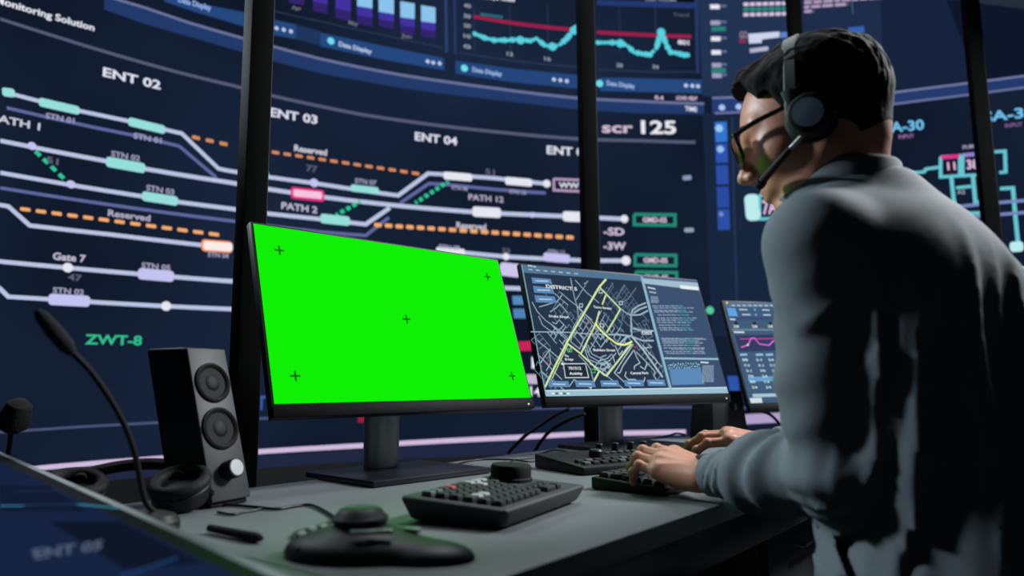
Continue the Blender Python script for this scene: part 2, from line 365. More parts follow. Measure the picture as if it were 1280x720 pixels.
# --- line chart
g = Gfx(WALL)
g.line([(592, 21), (640, 29), (690, 35), (723, 38)], 4.5, (158, 30, 76), 1); g.line([(746, 40.5), (800, 43.5), (864, 46)], 4.5, (158, 30, 76), 1)
for x in (592, 637, 684, 774, 819): g.line([(x, 5), (x+1, 66)], 1.2, (40, 58, 82), .8)
for k, y in enumerate((7, 20, 32, 45, 58)): g.text(('40', '30', '200', '10', '0')[k], 579, y+2.5, 588, y+4, 5, (150, 160, 175))
for k, (x, y) in enumerate(((637, 68), (684, 74), (774, 82), (819, 84))): g.text(('12', '16', '20', '24')[k], x-4, y+2, x+4, y+3, 5, (150, 160, 175))
C = (88, 208, 222)
for seg in ([(593, 43), (605, 48), (617, 51), (635, 51), (650, 50), (662, 52), (670, 49), (680, 57), (690, 60), (700, 56), (708, 49), (717, 38), (722, 33)], [(747, 54), (760, 54), (775, 54), (785, 59), (792, 66), (802, 68), (812, 69), (820, 61), (826, 41), (834, 60), (838, 66), (845, 67), (855, 69.5), (863, 69.5)]):
    for a, b in zip(seg, seg[1:]):
        n = max(2, int(math.dist(a, b)/4))
        for j in range(n): g.disc(a[0]+(b[0]-a[0])*j/n, a[1]+(b[1]-a[1])*j/n, random.choice((2.6, 3.2, 3.8)), C, 3, 10)
for x, y in ((690, 59), (717, 39), (775, 55), (826, 41), (650, 51)): g.disc(x, y, 5.4, C, 3)
g.text('Traffic per minute', 598, -2, 643, 3, 6, WH); g.line([(600, 18), (628, 22)], 3, (38, 110, 130), 2); g.text('801', 847, 56, 861, 57, 6, WH); g.text('Trend', 841, 21, 861, 21.5, 4.5, (80, 90, 105))
g.strip([(746, 0), (870, 4)], [(746, 7), (870, 11)], (34, 56, 112), 1); g.line([(870, -8), (872, 92)], 4, (38, 58, 104), 1); g.line([(574, 66), (640, 76), (722, 84)], 1.8, (42, 56, 84), 1); g.line([(748, 87), (872, 90)], 1.8, (42, 56, 84), 1)
g.text('COST VOLUME', 806, 2, 845, 2.5, 4, (140, 150, 170))
g.build('line_chart', wall)
# --- headings
g = Gfx(WALL)
g.text('Monitoring Solution', -8, 3.5, 117, 39.5, 9, (226, 228, 240)); g.text('ENT 02', 127.5, 95.5, 200, 112.5, 11.5, (222, 224, 240)); g.text('ENT 03', 336.5, 145.5, 396, 155.5, 11, (222, 224, 240)); g.text('ENT 04', 518, 175.5, 571, 182, 10.5, (222, 224, 240)); g.text('ENT 05', 683, 192.5, 737, 196, 10.5, (222, 224, 240))
g.text('scr', 752, 166, 791, 166.5, 14, (206, 184, 206)); g.text('125', 801, 167.3, 845, 167.6, 17, (232, 232, 240)); g.text('ZWT-8', 105, 430, 176.5, 431.5, 12, (52, 188, 142)); g.text('SA-30', 1105, 166.5, 1155, 162, 13, (112, 190, 236)); g.text('SA-31', 1229, 153, 1290, 146, 13, (112, 190, 236))
g.text('INPUT', 1123, 174, 1142, 172.5, 5, (150, 110, 160)); g.text('INPUT', 1256, 160, 1278, 158, 5, (130, 95, 150))
g.build('heading_text', wall)
# --- tracks
g = Gfx(WALL)
g.line([(8, 116), (50, 127), (100, 139), (160, 151.5), (205, 162), (227, 167), (273, 211), (285, 213.5), (325, 220), (392, 229), (440, 236.5), (497.5, 244.5), (535, 217), (560, 218.5), (620, 223), (684, 230)], 5, TR)
g.line([(0, 176), (65, 189), (132, 201.5), (180, 211), (285, 228), (325, 235), (400, 246), (500, 257.5), (590, 265), (660, 268.5), (723, 271), (780, 274)], 5.4, TR)
g.line([(0, 216), (86, 231), (177, 245.5), (222, 252.5), (284, 260.5), (325, 266), (400, 274), (457, 280.5), (487, 260)], 5.2, TR)
g.line([(-5, 255.5), (10, 258), (37, 282), (140, 293.5), (252, 306.5), (280, 309.5)], 5.2, TR)
g.line([(545, 313), (580, 316), (632, 321), (680, 323.5), (727, 325.5), (781, 326)], 5.2, TR)
g.line([(-5, 326.5), (84, 334.8), (172, 342.5), (279, 351), (330, 354), (450, 359), (560, 361), (632, 360)], 5.4, TR)
g.line([(-5, 357), (0, 361), (10, 371), (60, 374), (130, 378.5), (207, 382.8), (277, 386), (330, 388), (460, 392), (600, 395)], 5.2, TR)
g.line([(628, 360), (660, 361)], 5.4, TR)
g.line([(8, 135), (60, 147), (120, 160), (180, 172), (224, 183), (270, 222)], 4, TB); g.line([(0, 235), (140, 256.5), (283, 275.5), (325, 281), (400, 290), (457, 294.5), (486, 272)], 4, TB); g.line([(500, 254), (536, 229.5), (560, 231), (620, 237), (682, 241.5)], 4, TB)
def dash(p0, p1, n, w, h, c):
    for i in range(n):
        t = i/(n-1); x = p0[0]+(p1[0]-p0[0])*t; y = p0[1]+(p1[1]-p0[1])*t; s = (p1[1]-p0[1])/(p1[0]-p0[0])
        g.pill(x-w/2, y-s*w/2, x+w/2, y+s*w/2, h, c, 2)
dash((31, 262), (267, 293), 13, 13, 4.6, OR); dash((244.5, 172.5), (279, 180), 3, 10, 4.6, (214, 140, 96)); dash((344, 191), (519, 217), 13, 9.5, 4, (214, 140, 96)); dash((330, 188.5), (331, 189), 2, 5, 4, (214, 140, 96))
dash((472, 281.5), (712, 297), 19, 9.5, 5.2, OR)
for a, b in (((37, 183), (86, 230)), ((560, 227), (519, 254)), ((450, 252), (420, 269))):
    n = int(math.dist(a, b)/(12 if a[0] < 100 else 7.5))
    for i in range(n+1):
        t = i/n; u = .30/n; f = lambda q: (a[0]+(b[0]-a[0])*q, a[1]+(b[1]-a[1])*q); g.line([f(max(t-u, 0)), f(min(t+u, 1))], 5, GRN, 2)
for x0, y0, x1, y1, h, c in ((2, 115, 18, 117, 11, TEAL), (48, 127.5, 99, 139, 11, TEAL), (160, 152, 206, 163, 11, TEAL), (324, 219, 336, 220, 10, TEAL), (438, 235, 473, 239, 9, TEAL), (132, 202, 181, 211, 13, TEAL), (177, 245, 222, 252, 12, TEAL), (400, 273, 437, 277, 12, TEAL),
    (554, 219.5, 590, 222.5, 10, WH), (631, 226, 665, 229, 10, WH), (590, 264.5, 626, 266.5, 13, WH), (703, 270.5, 728, 271.5, 13, WH), (545, 313, 581, 316, 9, WH), (172, 342, 217, 346, 14, LAV), (60, 374, 112, 377, 14, LAV), (679, 321, 712, 324, 11, LAV), (624, 336, 651, 339, 17, (206, 198, 236))):
    g.pill(x0, y0, x1, y1, h, c, 2, .3)
g.pill(363, 241, 405, 245.5, 15, (228, 50, 130), 2, .25); g.pill(366, 241.3, 402, 245, 9, (246, 196, 222), 3, .25)
g.pill(251, 306.5, 290, 309.5, 15, (244, 150, 96), 2, .3); g.pill(253.5, 306.8, 290, 309.5, 11, (248, 236, 232), 3, .3)
for x, y, r in ((84, 334.8, 6), (207, 382.8, 6), (392, 229, 5.5), (632, 321, 4.5), (683, 230, 5), (780, 274, 5), (782, 326, 6), (665, 269, 3.5), (39, 183, 5), (88, 231, 5)): g.disc(x, y, r, WH if r > 4 and x not in (39, 88, 392) else LAV, 3)
S_ = (160, 160, 190); D_ = (96, 96, 118)
for t, x0, y0, x1, y1, cp, c in (('PATH 1', -13, 151, 49, 163.5, 9.5, (200, 200, 215)), ('PATH 2', 351, 261, 396, 267, 8.5, (190, 188, 210)), ('PATH 12', 585, 250, 629, 253.5, 7.5, (176, 172, 196)), ('Reserved', 134, 270, 187, 277, 8, (180, 176, 200)), ('Reserved', 367, 189, 408, 195, 8, (208, 208, 222)), ('Reserved', 570, 285, 607, 287.5, 7.5, (200, 200, 216)),
    ('Gate 7', 65, 324.5, 106, 328, 9, (196, 190, 214)), ('STN 02', 138, 195.5, 174, 202, 7, S_), ('STN 03', 182, 238, 217, 244, 7, S_), ('STN 01', 56, 148, 92, 155, 7, S_), ('STN 01', 166, 173, 201, 180, 7, S_), ('STN 05', 176, 335, 212, 338.5, 7, S_), ('STN 02', 65, 366, 104, 369, 7, S_), ('STN 07', 443, 229, 470, 232, 6, S_), ('STN 08', 564, 237, 584, 239, 5, S_), ('STN 09', 548, 311, 574, 313, 5.5, S_), ('STN 10', 636, 242, 657, 244, 5, S_), ('STN 11', 684, 317, 705, 318, 5, S_), ('STN 04', 259, 321, 285, 323, 6, S_),
    ('47', 84, 350, 101, 352, 8, D_), ('51', 57, 203, 72, 207, 8, D_), ('77', 382, 214, 396, 216, 8, D_), ('51', 606, 218, 618, 219.5, 7, D_), ('33', 627, 316, 637, 316.6, 6, D_), ('-SD', 754, 294, 780, 294.5, 9.5, (208, 196, 218)), ('-3W', 754, 312, 782, 312.4, 9.5, (208, 196, 218))): g.text(t, x0, y0, x1, y1, cp, c)
g.build('track_diagram', wall)
# --- status badges
g = Gfx(WALL)
g.frame(692, 231, 738, 233, 14, 3, (186, 156, 190)); g.text('WW-05', 698, 235, 738, 236, 7, WH)
for x, y in ((818, 275), (819, 325.5), (820, 347)): g.frame(x-25.5, y-.4, x+25.5, y+.4, 13, 4, (38, 138, 118)); g.text('GMD-05', x-15, y+3, x+15, y+3.4, 6.5, (220, 200, 222))
g.pill(853, 223, 864, 222, 6, (140, 150, 180)); g.pill(855, 288, 867, 287.5, 5.5, (150, 156, 184)); g.disc(887, 388, 5, (90, 200, 160))
g.poly([(640, 370), (655, 370), (657, 381), (641, 381)], (84, 140, 190), 2); g.poly([(641, 386), (657, 386), (659, 398), (642, 398)], (78, 130, 184), 2); g.poly([(646, 427), (672, 426), (672, 438), (646, 439)], (200, 36, 86), 2); g.text('1', 664, 460, 672, 460, 14, WH); g.poly([(655, 468), (672, 468), (672, 480), (655, 480)], (196, 180, 206), 2); g.text('14', 662, 495, 676, 495, 12, WH)
g.text('T', 321, 512, 331, 511.5, 17, (58, 96, 180)); g.poly([(447, 520), (456, 520), (456, 528), (447, 528)], (150, 30, 60), 2); g.poly([(909, 470), (922, 470), (926, 505), (914, 505)], (44, 84, 170), 2)
g.build('status_badge', wall)
# --- side column, log, menu
g = Gfx(WALL)
for y, c in ((9, WH), (29, S_), (49, WH), (66, WH), (82, S_), (95, S_)): g.line([(887+y*.03, y), (899+y*.03, y)], 6, c, 2); g.line([(900, y-1), (908, y-1)], 3, (100, 110, 150), 2)
for y in (37, 89): g.line([(889, y), (907, y-.5)], 6, (42, 128, 120), 2)
for y, c in ((6, PK), (12.5, (44, 140, 124)), (19, PK)):
    for k in range(7): g.line([(929+k*8, y-.2*k), (935.5+k*8, y-.2*k-.2)], 4.6, c, 2)
g.poly([(935, 43), (974, 40), (974, 47), (952, 50), (952, 54), (936, 55)], (206, 212, 236), 2); g.poly([(975, 41), (986, 40), (986, 47), (975, 48)], (92, 130, 206), 2); g.text('GO', 924, 49, 934, 48, 9, (150, 130, 150)); g.poly([(924, 50), (932, 50), (932, 54), (924, 54)], (150, 40, 80), 2); g.line([(937, 64), (960, 61)], 5.5, (180, 180, 206), 2)
for r_ in range(4):
    x1 = (1130, 1124, 1060, 1017)[r_]
    x = 1005
    while x < x1: w = random.uniform(6, 16); y = (-1, 4, 9.5, 15)[r_]; g.line([(x, y-(x-1005)*.07), (min(x+w, x1), y-(min(x+w, x1)-1005)*.07)], 4, (176, 156, 186), 2); x += w+2
g.poly([(1060, 35), (1080, 33), (1080, 42), (1060, 44)], (56, 96, 176), 2)
g.line([(1064, -5), (1066, 18)], 1.5, (70, 84, 120))
g.build('log_panel', wall)
g = Gfx(WALL)
for y0, y1, c in ((153, 178, (50, 116, 206)), (180, 204, (44, 84, 176)), (207, 231, (44, 78, 168)), (234, 260, (42, 74, 160)), (262, 288, (44, 78, 168))):
    o = (y0-153)*.03; g.poly([(893+o, y0), (908+o, y0-.5), (909+o, y1-.5), (894+o, y1)], c, 2)
g.disc(898.5, 161, 5, (150, 200, 240)); g.disc(900, 187, 4.5, (150, 190, 236)); g.disc(901, 268, 3, (120, 140, 190))
g.build('menu_column', wall)
# --- network diagram on the right
g = Gfx(WALL); CY = (104, 196, 208); CL = (186, 236, 238)
g.pill(931, 260, 950, 259, 34, CL, 2, .2); g.frame(949, 259, 1010, 257, 30, 4, CY); g.text('7A', 953, 268, 972, 267, 18, (224, 190, 224))
g.line([(1080, 220), (1120, 218), (1155, 215), (1157, 211.5), (1175, 209)], 4, CY)
g.line([(1189, 222), (1194, 268), (1238, 265.5)], 4.5, CY); g.line([(1216, 220), (1219, 253), (1238, 251)], 4.5, CY); g.line([(1195, 235), (1214, 233)], 4, CY); g.line([(1224, 220), (1226, 231), (1240, 229)], 4, CY)
for y0 in (259, 274): g.line([(1175, y0+1.5), (1240, y0-5), (1290, y0-9)], 4, (118, 134, 190), 1)
g.frame(1175.5, 209, 1199.5, 207.5, 25, 4, CY); g.frame(1203, 207, 1227.5, 205.5, 26, 4, CY); g.line([(1176, 197.5), (1199, 195.5)], 5, (222, 50, 140), 3); g.line([(1204, 194.5), (1227, 192.5)], 5, (150, 130, 210), 3)
g.poly([(1182, 202), (1195, 201), (1196, 216), (1183, 217)], (44, 20, 46), 3); g.text('11', 1184, 213, 1194, 212.5, 10, (226, 190, 214), 4); g.text('38', 1208, 212, 1223, 211, 12, (226, 190, 220), 4); g.text('PUMP', 1203, 187, 1222, 185, 5, S_)
g.line([(1243, 190), (1256, 189), (1257, 215), (1249, 216)], 4, CY); g.line([(1250, 236), (1266, 235), (1269, 270), (1273, 310)], 4.5, CY); g.line([(1236, 304), (1237, 318)], 5, CY)
g.pill(1262, 309, 1279, 308, 13, CL, 2, .3); g.poly([(1264, 335), (1290, 333), (1292, 358), (1265, 359)], CL, 2); g.poly([(1266, 360), (1292, 359), (1293, 376), (1267, 377)], (206, 56, 148), 2); g.poly([(1270, 362), (1280, 361), (1281, 372), (1271, 373)], (226, 190, 224), 3); g.poly([(1268, 386), (1293, 385), (1294, 420), (1270, 421)], (60, 76, 120), 2)
g.line([(1266, 381), (1294, 380)], 4, (150, 196, 190)); g.text('A2', 1196, 243, 1206, 242.5, 5, S_)
g.build('network_diagram', wall)
# ================================================================== PARTITION POSTS between desk and video wall
postm = pbr('dark_bronze_steel', (5, 6, 6), .8, 0., noise=.15, scale=12, spec=.05)
def post(xl, xr, x2l, Y, label):
    a = ony(xl, 0, Y); b = ony(xr, 0, Y); w = np.linalg.norm((b-a)[:2]); c = (ony((xl+xr)/2, 0, Y))
    t = thing('partition_post', (c[0], c[1]+w/2, 0), label, 'post', 'posts of the glass partition frame')
    y = math.atan2(c[0], c[1]); r, n = V(math.cos(y-.35), -math.sin(y-.35), 0), V(math.sin(y-.35), math.cos(y-.35), 0)
    k = w/ (abs(math.cos(.35))+.35)*.95
    m = MB((c[0], c[1]+w/2, 0), r, n, V(0, 0, 1)); m.box((0, 0, CH/2), (k, k, CH-.002), .004); m.build('column', postm, t)
    m = MB((c[0], c[1]+w/2, 0), r, n, V(0, 0, 1)); m.box((k*.5+.004, 0, CH/2), (.008, k*.35, CH-.01), .002); m.build('glazing_gasket', pbr('grey_gasket', (26, 28, 28), .6, spec=.15), t)
    m = MB((c[0], c[1]+w/2, 0), r, n, V(0, 0, 1)); m.box((0, 0, .01), (k*2.2, k*2.2, .02), .003); m.build('floor_plate', postm, t)
post(298, 337, 0, 1.62, 'thick dark metal post behind the speaker and green monitor')
post(719.5, 745, 0, 2.6, 'dark metal post rising behind the map monitor')
post(985, 1005, 0, 3.15, 'dark metal post showing above the seated man')
post(1208, 1230, 0, 2.95, 'dark metal post at the right, behind the man\'s back')
# ================================================================== DESK
U1 = V(.617, .787, 0); N1 = V(.787, -.617, 0); B1 = V(.232, 2.189, 0); U2 = V(.788, .616, 0); N2 = V(.616, -.788, 0); W_ = .73
fb = B1+unit(N1+N2)*W_/math.cos(.105)
bl = B1-U1*1.92; fl = bl+N1*W_; br = B1+U2*1.7; fr = br+N2*W_
desk = thing('control_desk', ((bl+fb)/2)*V(1, 1, 0), 'long angled grey control room desk with a thick black front edge', 'desk')
topm = pbr('grey_laminate', (100, 106, 108), .5, noise=.05, scale=14, bump=.12, bscale=160); edgem = pbr('black_edge', (14, 15, 17), .4)
ex1, ex2, ex3 = V(-.66, 1.051, 0), V(-.84, 1.30, 0), V(-1.25, 1.15, 0)
poly = [bl, fl, fb, fr, br, B1, ex1, ex2, ex3]
MB().prism([(p[0], p[1]) for p in poly], DESK-.028, DESK, .003).build('desktop', topm, desk)
def inset(d): return [bl+N1*d+U1*d, fl-N1*d+U1*d, fb-unit(N1+N2)*d, fr-N2*d-U2*d, br+N2*d-U2*d, B1+unit(N1+N2)*d, ex1+V(-.2, -1, 0)*d, ex2+V(.3, -1.3, 0)*d, ex3+V(1, -.6, 0)*d]
MB().prism([(p[0], p[1]) for p in inset(.006)], DESK-.085, DESK-.0285, .003).build('edge_profile', edgem, desk)
for q, U, N in ((bl+U1*.95+N1*.36, U1, N1), (B1+N1*.36-U1*.35, U1, N1), (B1+U2*.9+N2*.36, U2, N2)):
    MB(q*V(1, 1, 0), U, N, V(0, 0, 1)).box((0, -.05, (DESK-.086)/2), (.06, .5, DESK-.086), .004).build('support_panel', pbr('dark_grey_laminate', (40, 43, 45), .5), desk)
s0 = B1-U1*1.28; m = MB()
for t in (.62, 1.42):
    q = B1-U1*t; m.addraw([q+U1*.0012+V(0, 0, DESK+.0004), q-U1*.0012+V(0, 0, DESK+.0004), q-U1*.0012+N1*W_+V(0, 0, DESK+.0004), q+U1*.0012+N1*W_+V(0, 0, DESK+.0004)], [(0, 1, 2, 3)])
m.build('panel_seam', edgem, desk, smooth=False)
# pedestal under the desk, with its chrome handle
pc = fb-U1*.10-N1*.36
ped = thing('drawer_pedestal', pc*V(1, 1, 0), 'dark grey pedestal cabinet under the desk beside the seated man', 'cabinet')
pg = pbr('graphite_cabinet', (44, 48, 50), .5, noise=.06)
MB(pc*V(1, 1, 0), U1, N1, V(0, 0, 1)).box((0, 0, .33), (.44, .52, .645), .005).build('body', pg, ped)
for k, (z, h) in enumerate(((.53, .20), (.315, .20), (.11, .18))):
    dw = MB(pc*V(1, 1, 0), U1, N1, V(0, 0, 1)).box((0, .27, z), (.425, .018, h), .003).build('drawer', pg, ped)
    h_ = MB(pc*V(1, 1, 0), U1, N1, V(0, 0, 1)); h_.tube([(-.07, .28, z+.05), (-.07, .305, z+.05), (.07, .305, z+.05), (.07, .28, z+.05)], .004, 8, smoothp=False)
    h_.build('handle', pbr('chrome', (200, 205, 210), .15, 1.), dw)
# ================================================================== MONITORS
blk = pbr('black_plastic', (13, 14, 16), .5, noise=.1, spec=.35); gls = pbr('bezel_gloss', (6, 7, 8), .6, noise=.05, spec=.08); gry = pbr('stand_metal', (150, 155, 160), .38, .6, noise=.06, scale=20)
def monitor(c, yaw, tilt, sc, base, label, body_lab, led=True):
    c = V(*c)+V(0, 0, CAMZ); r = V(math.cos(yaw), math.sin(yaw), 0); n0 = V(math.sin(yaw), -math.cos(yaw), 0)
    up = math.cos(tilt)*V(0, 0, 1)-math.sin(tilt)*n0; n = np.cross(r, up); W, H = .597*sc, .336*sc
    root = thing('computer_monitor', (base[0], base[1], DESK), label, 'monitor', None)
    m = MB(c, r, up, n)
    b = .005; ch = .024*sc
    m.box((0, -ch/2+b/2-.0, -.009), (W+2*b, H+ch+b, .017), .0025)
    m.build('housing', blk, root)
    m = MB(c, r, up, n); m.box((0, -.02, -.03), (W*.62, H*.6, .035), .012, 3); m.build('rear_cover', blk, root)
    m = MB(c, r, up, n); m.box((0, -H/2-ch/2-.001, .0005), (W+2*b-.002, ch-.003, .003), .001); ch_ = m.build('chin_bezel', gls, root)
    if led:
        m = MB(c, r, up, n); m.box((W/2-.014, -H/2-ch*.62, .0025), (.004, .003, .002)); m.build('power_light', glow((225, 230, 235)), ch_)
    S = Pln(c+n*.0006, r, up)
    # stand
    bx, by = base; by_ = V(math.sin(yaw+.04), -math.cos(yaw+.04), 0); bxv = V(math.cos(yaw+.04), math.sin(yaw+.04), 0)
    m = MB((bx, by, DESK), bxv, -by_, V(0, 0, 1)); m.box((0, 0, .0065), (.285*sc, .222*sc, .011), .003); m.build('stand_base', pbr('dark_stand_base', (46, 49, 54), .3, .6), root)
    pp = V(bx, by, 0)-by_*.062; topz = c[2]+.02
    m = MB((pp[0], pp[1], DESK), bxv, -by_, V(0, 0, 1))
    m.lathe((0, 0, 0), [(.040, .0125), (.040, topz-DESK), ], 'z', 28, sx=1., sy=.62); m.build('stand_column', gry, root)
    a = V(pp[0], pp[1], topz-.03); e = c-n*.045+up*(-.02)
    m = MB(); m.tube([a, e], .026, 12, smoothp=False); m.build('mount_arm', blk, root)
    return root, S, W, H
m1, S1, W1, H1 = monitor((-.2124, 1.4536, .1305), .7666, .3223, 1., (-.222, 1.465), 'computer monitor with a bright green screen and tracking crosses', '')
g = Gfx(S1); g.put([np.array(p) for p in ((-W1/2, -H1/2), (W1/2, -H1/2), (W1/2, H1/2), (-W1/2, H1/2))], [(0, 1, 2, 3)], (1, 2, 3), 0)
g.mats = [glow((16, 240, 6), 1., True)]
for x, y, r_ in ((349, 313, 9), (609, 346, 6.5), (508, 399, 7.5), (369, 470, 10), (640, 470, 7)):
    q, k = S1.px(x, y); L = .0095; t = .0018
    for a, b in ((L, t), (t, L)): g.put([q+np.array(p) for p in ((-a, -b), (a, -b), (a, b), (-a, b))], [(0, 1, 2, 3)], (14, 116, 12), 1+(a == t))
g.build('green_screen', m1)
k2 = 1.05
m2, S2, W2, H2 = monitor((.3046*k2, 1.8952*k2, .133*k2), .5454, .2977, k2, (.311, 2.044), 'computer monitor showing a street map with yellow routes', '')
g = Gfx(S2); BG = (40, 54, 74)
g.put([np.array(p) for p in ((-W2/2, -H2/2), (W2/2, -H2/2), (W2/2, H2/2), (-W2/2, H2/2))], [(0, 1, 2, 3)], BG, 0)
ST = (112, 136, 158); ST2 = (160, 186, 202); YG = (206, 230, 164); Y2 = (232, 240, 150); HW = (158, 184, 200)
# small street mesh: two families of streets, clipped to blocks
def seg(a, b, w, c, lay=1): g.line([a, b], w, c, lay)
def grid(o, d1, d2, n1, n2, w, c, p=.75):
    for i in range(n1+1):
        for j in range(n2):
            if random.random() < p: seg((o[0]+d1[0]*i/n1+d2[0]*j/n2, o[1]+d1[1]*i/n1+d2[1]*j/n2), (o[0]+d1[0]*i/n1+d2[0]*(j+1)/n2, o[1]+d1[1]*i/n1+d2[1]*(j+1)/n2), w, c)
    for j in range(n2+1):
        for i in range(n1):
            if random.random() < p: seg((o[0]+d1[0]*i/n1+d2[0]*j/n2, o[1]+d1[1]*i/n1+d2[1]*j/n2), (o[0]+d1[0]*(i+1)/n1+d2[0]*j/n2, o[1]+d1[1]*(i+1)/n1+d2[1]*j/n2), w, c)
grid((763, 353), (24, 34), (-12, 17), 6, 3, .8, (92, 112, 140)); grid((780, 356), (18, 26), (-14, 20), 6, 5, .8, (96, 116, 142)); grid((700, 372), (26, 36), (-12, 19), 6, 4, .9, ST, .6)
grid((686, 352), (40, 34), (-6, 14), 6, 2, .8, (92, 112, 138), .6); grid((727, 391), (22, 26), (-14, 24), 5, 4, .9, ST2, .7); grid((752, 388), (16, 22), (-10, 18), 4, 3, .9, ST2, .7)
grid((664, 425), (34, 40), (10, -8), 7, 2, .9, ST, .6); grid((690, 405), (24, 30), (-6, 10), 6, 2, 1., ST2, .6); grid((795, 432), (26, 44), (8, -12), 7, 2, .9, ST, .8); grid((806, 400), (10, 20), (-10, 6), 4, 3, .8, ST, .7)
grid((752, 448), (14, 10), (-10, 12), 3, 3, 1., ST2, .7); grid((672, 452), (30, 34), (-4, 10), 5, 2, .9, ST, .7); grid((775, 410), (14, 16), (-12, 18), 3, 3, 1., ST2, .6)
g.at(645, 325, 8)
for pts in ([(160, 420), (215, 520), (290, 600), (360, 650), (430, 700), (520, 790)], [(225, 560), (265, 650), (330, 700), (400, 740)], [(230, 470), (300, 450), (410, 415), (460, 350)], [(340, 520), (400, 480), (440, 440), (520, 530)], [(545, 180), (560, 260), (590, 400), (610, 460), (620, 560), (700, 640)], [(590, 200), (700, 320), (830, 430)], [(440, 320), (530, 400), (610, 460), (680, 530), (780, 640)], [(380, 330), (470, 410), (520, 450)], [(600, 450), (640, 500), (760, 600)], [(360, 620), (400, 640), (430, 600), (480, 650), (410, 720)], [(680, 240), (720, 210), (600, 400)]): g.line(pts, 1.1, ST2, 1)
g.at(655, 405, 7.2)
g.line([(60, 70), (390, 75), (560, 88), (750, 95)], 1.3, HW, 1)
for pts in ([(120, 150), (220, 230), (330, 320), (430, 420)], [(120, 270), (180, 330), (260, 420), (340, 500)], [(150, 350), (215, 250), (240, 225)], [(200, 420), (240, 350), (225, 250)], [(160, 430), (230, 490), (300, 545), (370, 600)], [(430, 110), (420, 160), (500, 225), (540, 130), (500, 90)], [(490, 280), (560, 350), (600, 410), (620, 500)], [(560, 200), (590, 290), (670, 335), (750, 310), (790, 270)], [(545, 230), (580, 320), (680, 360), (770, 330), (830, 260)], [(575, 190), (610, 270), (680, 305), (740, 280)], [(600, 170), (640, 210)], [(640, 80), (690, 140), (720, 90), (670, 50), (640, 80)], [(590, 360), (720, 420), (780, 350)], [(690, 370), (730, 340), (770, 390), (710, 400)], [(600, 80), (690, 210), (750, 130)], [(740, 465), (850, 545), (900, 590)], [(250, 10), (390, 150)], [(380, 20), (330, 90)], [(410, 560), (450, 500), (560, 560)], [(520, 510), (620, 600)]): g.line(pts, 1.2, ST2, 1)
g.at(745, 405, 7.2)
for pts in ([(320, -10), (318, 60), (322, 112)], [(110, 95), (200, 95), (320, 110)], [(330, 40), (420, 62), (520, 62)], [(325, 115), (420, 150), (520, 150)], [(200, 190), (270, 120), (320, 108)]): g.line(pts, 2.2, HW, 1)
g.line([(325, 115), (430, 240), (600, 480)], 2.8, (176, 200, 206), 1)
for pts in ([(335, 180), (165, 440), (240, 510), (320, 580)], [(335, 240), (240, 380), (215, 440), (190, 440)], [(340, 230), (365, 300), (395, 350), (345, 380), (345, 410)], [(360, 250), (480, 370), (530, 430), (520, 470), (545, 500)], [(395, 380), (440, 410), (460, 350)], [(270, 430), (260, 470), (290, 500), (350, 500), (370, 510), (430, 520), (440, 480)], [(420, 190), (460, 240), (560, 350), (600, 390)], [(410, 220), (500, 210), (470, 180)], [(470, 260), (510, 290), (550, 340), (530, 370)], [(60, 370), (100, 350), (130, 390)], [(150, 280), (170, 350)], [(170, 190), (210, 280), (240, 240)]): g.line(pts, 1.3, (178, 200, 208), 1)
g.at(735, 325, 8)
for pts in ([(330, 490), (380, 530), (430, 552), (520, 548), (600, 505)], [(430, 552), (445, 500), (500, 460), (580, 428)], [(455, 530), (520, 490), (590, 465)], [(430, 552), (430, 620), (430, 720)]): g.line(pts, 2., HW, 1)
for pts in ([(440, 590), (500, 660), (520, 690)], [(540, 540), (610, 620)], [(440, 720), (600, 700)], [(350, 540), (340, 590), (400, 650), (460, 700)], [(300, 590), (340, 630), (320, 680)], [(430, 670), (540, 690), (610, 700)], [(250, 230), (200, 310), (180, 330)], [(370, 250), (280, 390)], [(480, 280), (400, 390), (350, 420)], [(160, 520), (200, 580), (260, 640), (330, 720)], [(210, 560), (180, 640)], [(150, 530), (190, 545)]): g.line(pts, 1., ST, 1)
g.at(0, 0, 1)
for pts, w in (([(757.5, 349), (748.7, 359), (733, 386), (716, 415), (708, 429), (695, 455), (681, 484)], 2.6), ([(709.5, 431), (690, 473)], 1.2), ([(748.7, 358.5), (775.3, 386.3), (767, 401), (758, 416)], 2.1), ([(757, 369), (752.5, 381)], 2), ([(749, 389), (744.5, 405), (735, 424), (726, 442)], 2.1), ([(744.6, 406), (752, 414), (760, 422), (771, 430), (780, 431.3), (786, 429), (790, 427)], 2.5), ([(789, 430), (758, 470), (748, 463), (724, 441), (708.5, 429)], 2.2), ([(749, 464), (743, 475), (738, 485)], 2.4)): g.line(pts, w, YG if w != 2.5 else Y2, 3)
for x, y in ((712, 438), (741, 464)): g.frame(x-2.5, y, x+2.5, y, 4, 1., (70, 190, 90), 4)
for x, y in ((750.6, 364.5), (726, 382), (752, 407), (775.8, 379)): g.frame(x-2, y, x+2, y, 4, 1., (190, 206, 212), 4)
g.disc(744.7, 405.5, 2.3, (236, 236, 120), 4); g.disc(702.5, 455, 1.7, (225, 240, 235), 4)
for x, y in ((734, 403), (738, 412), (684, 453), (679, 445), (793, 433)): g.line([(x-1.5, y), (x+1.5, y+2)], 1.2, (200, 60, 90), 4)
g.poly([(704, 455), (731.5, 454.8), (735.5, 472), (706.5, 472.3)], (30, 42, 54), 3.5)
g.line([(704, 455), (731.5, 454.8), (735.5, 472), (706.5, 472.3), (704, 455)], 1.1, (214, 226, 228), 4)
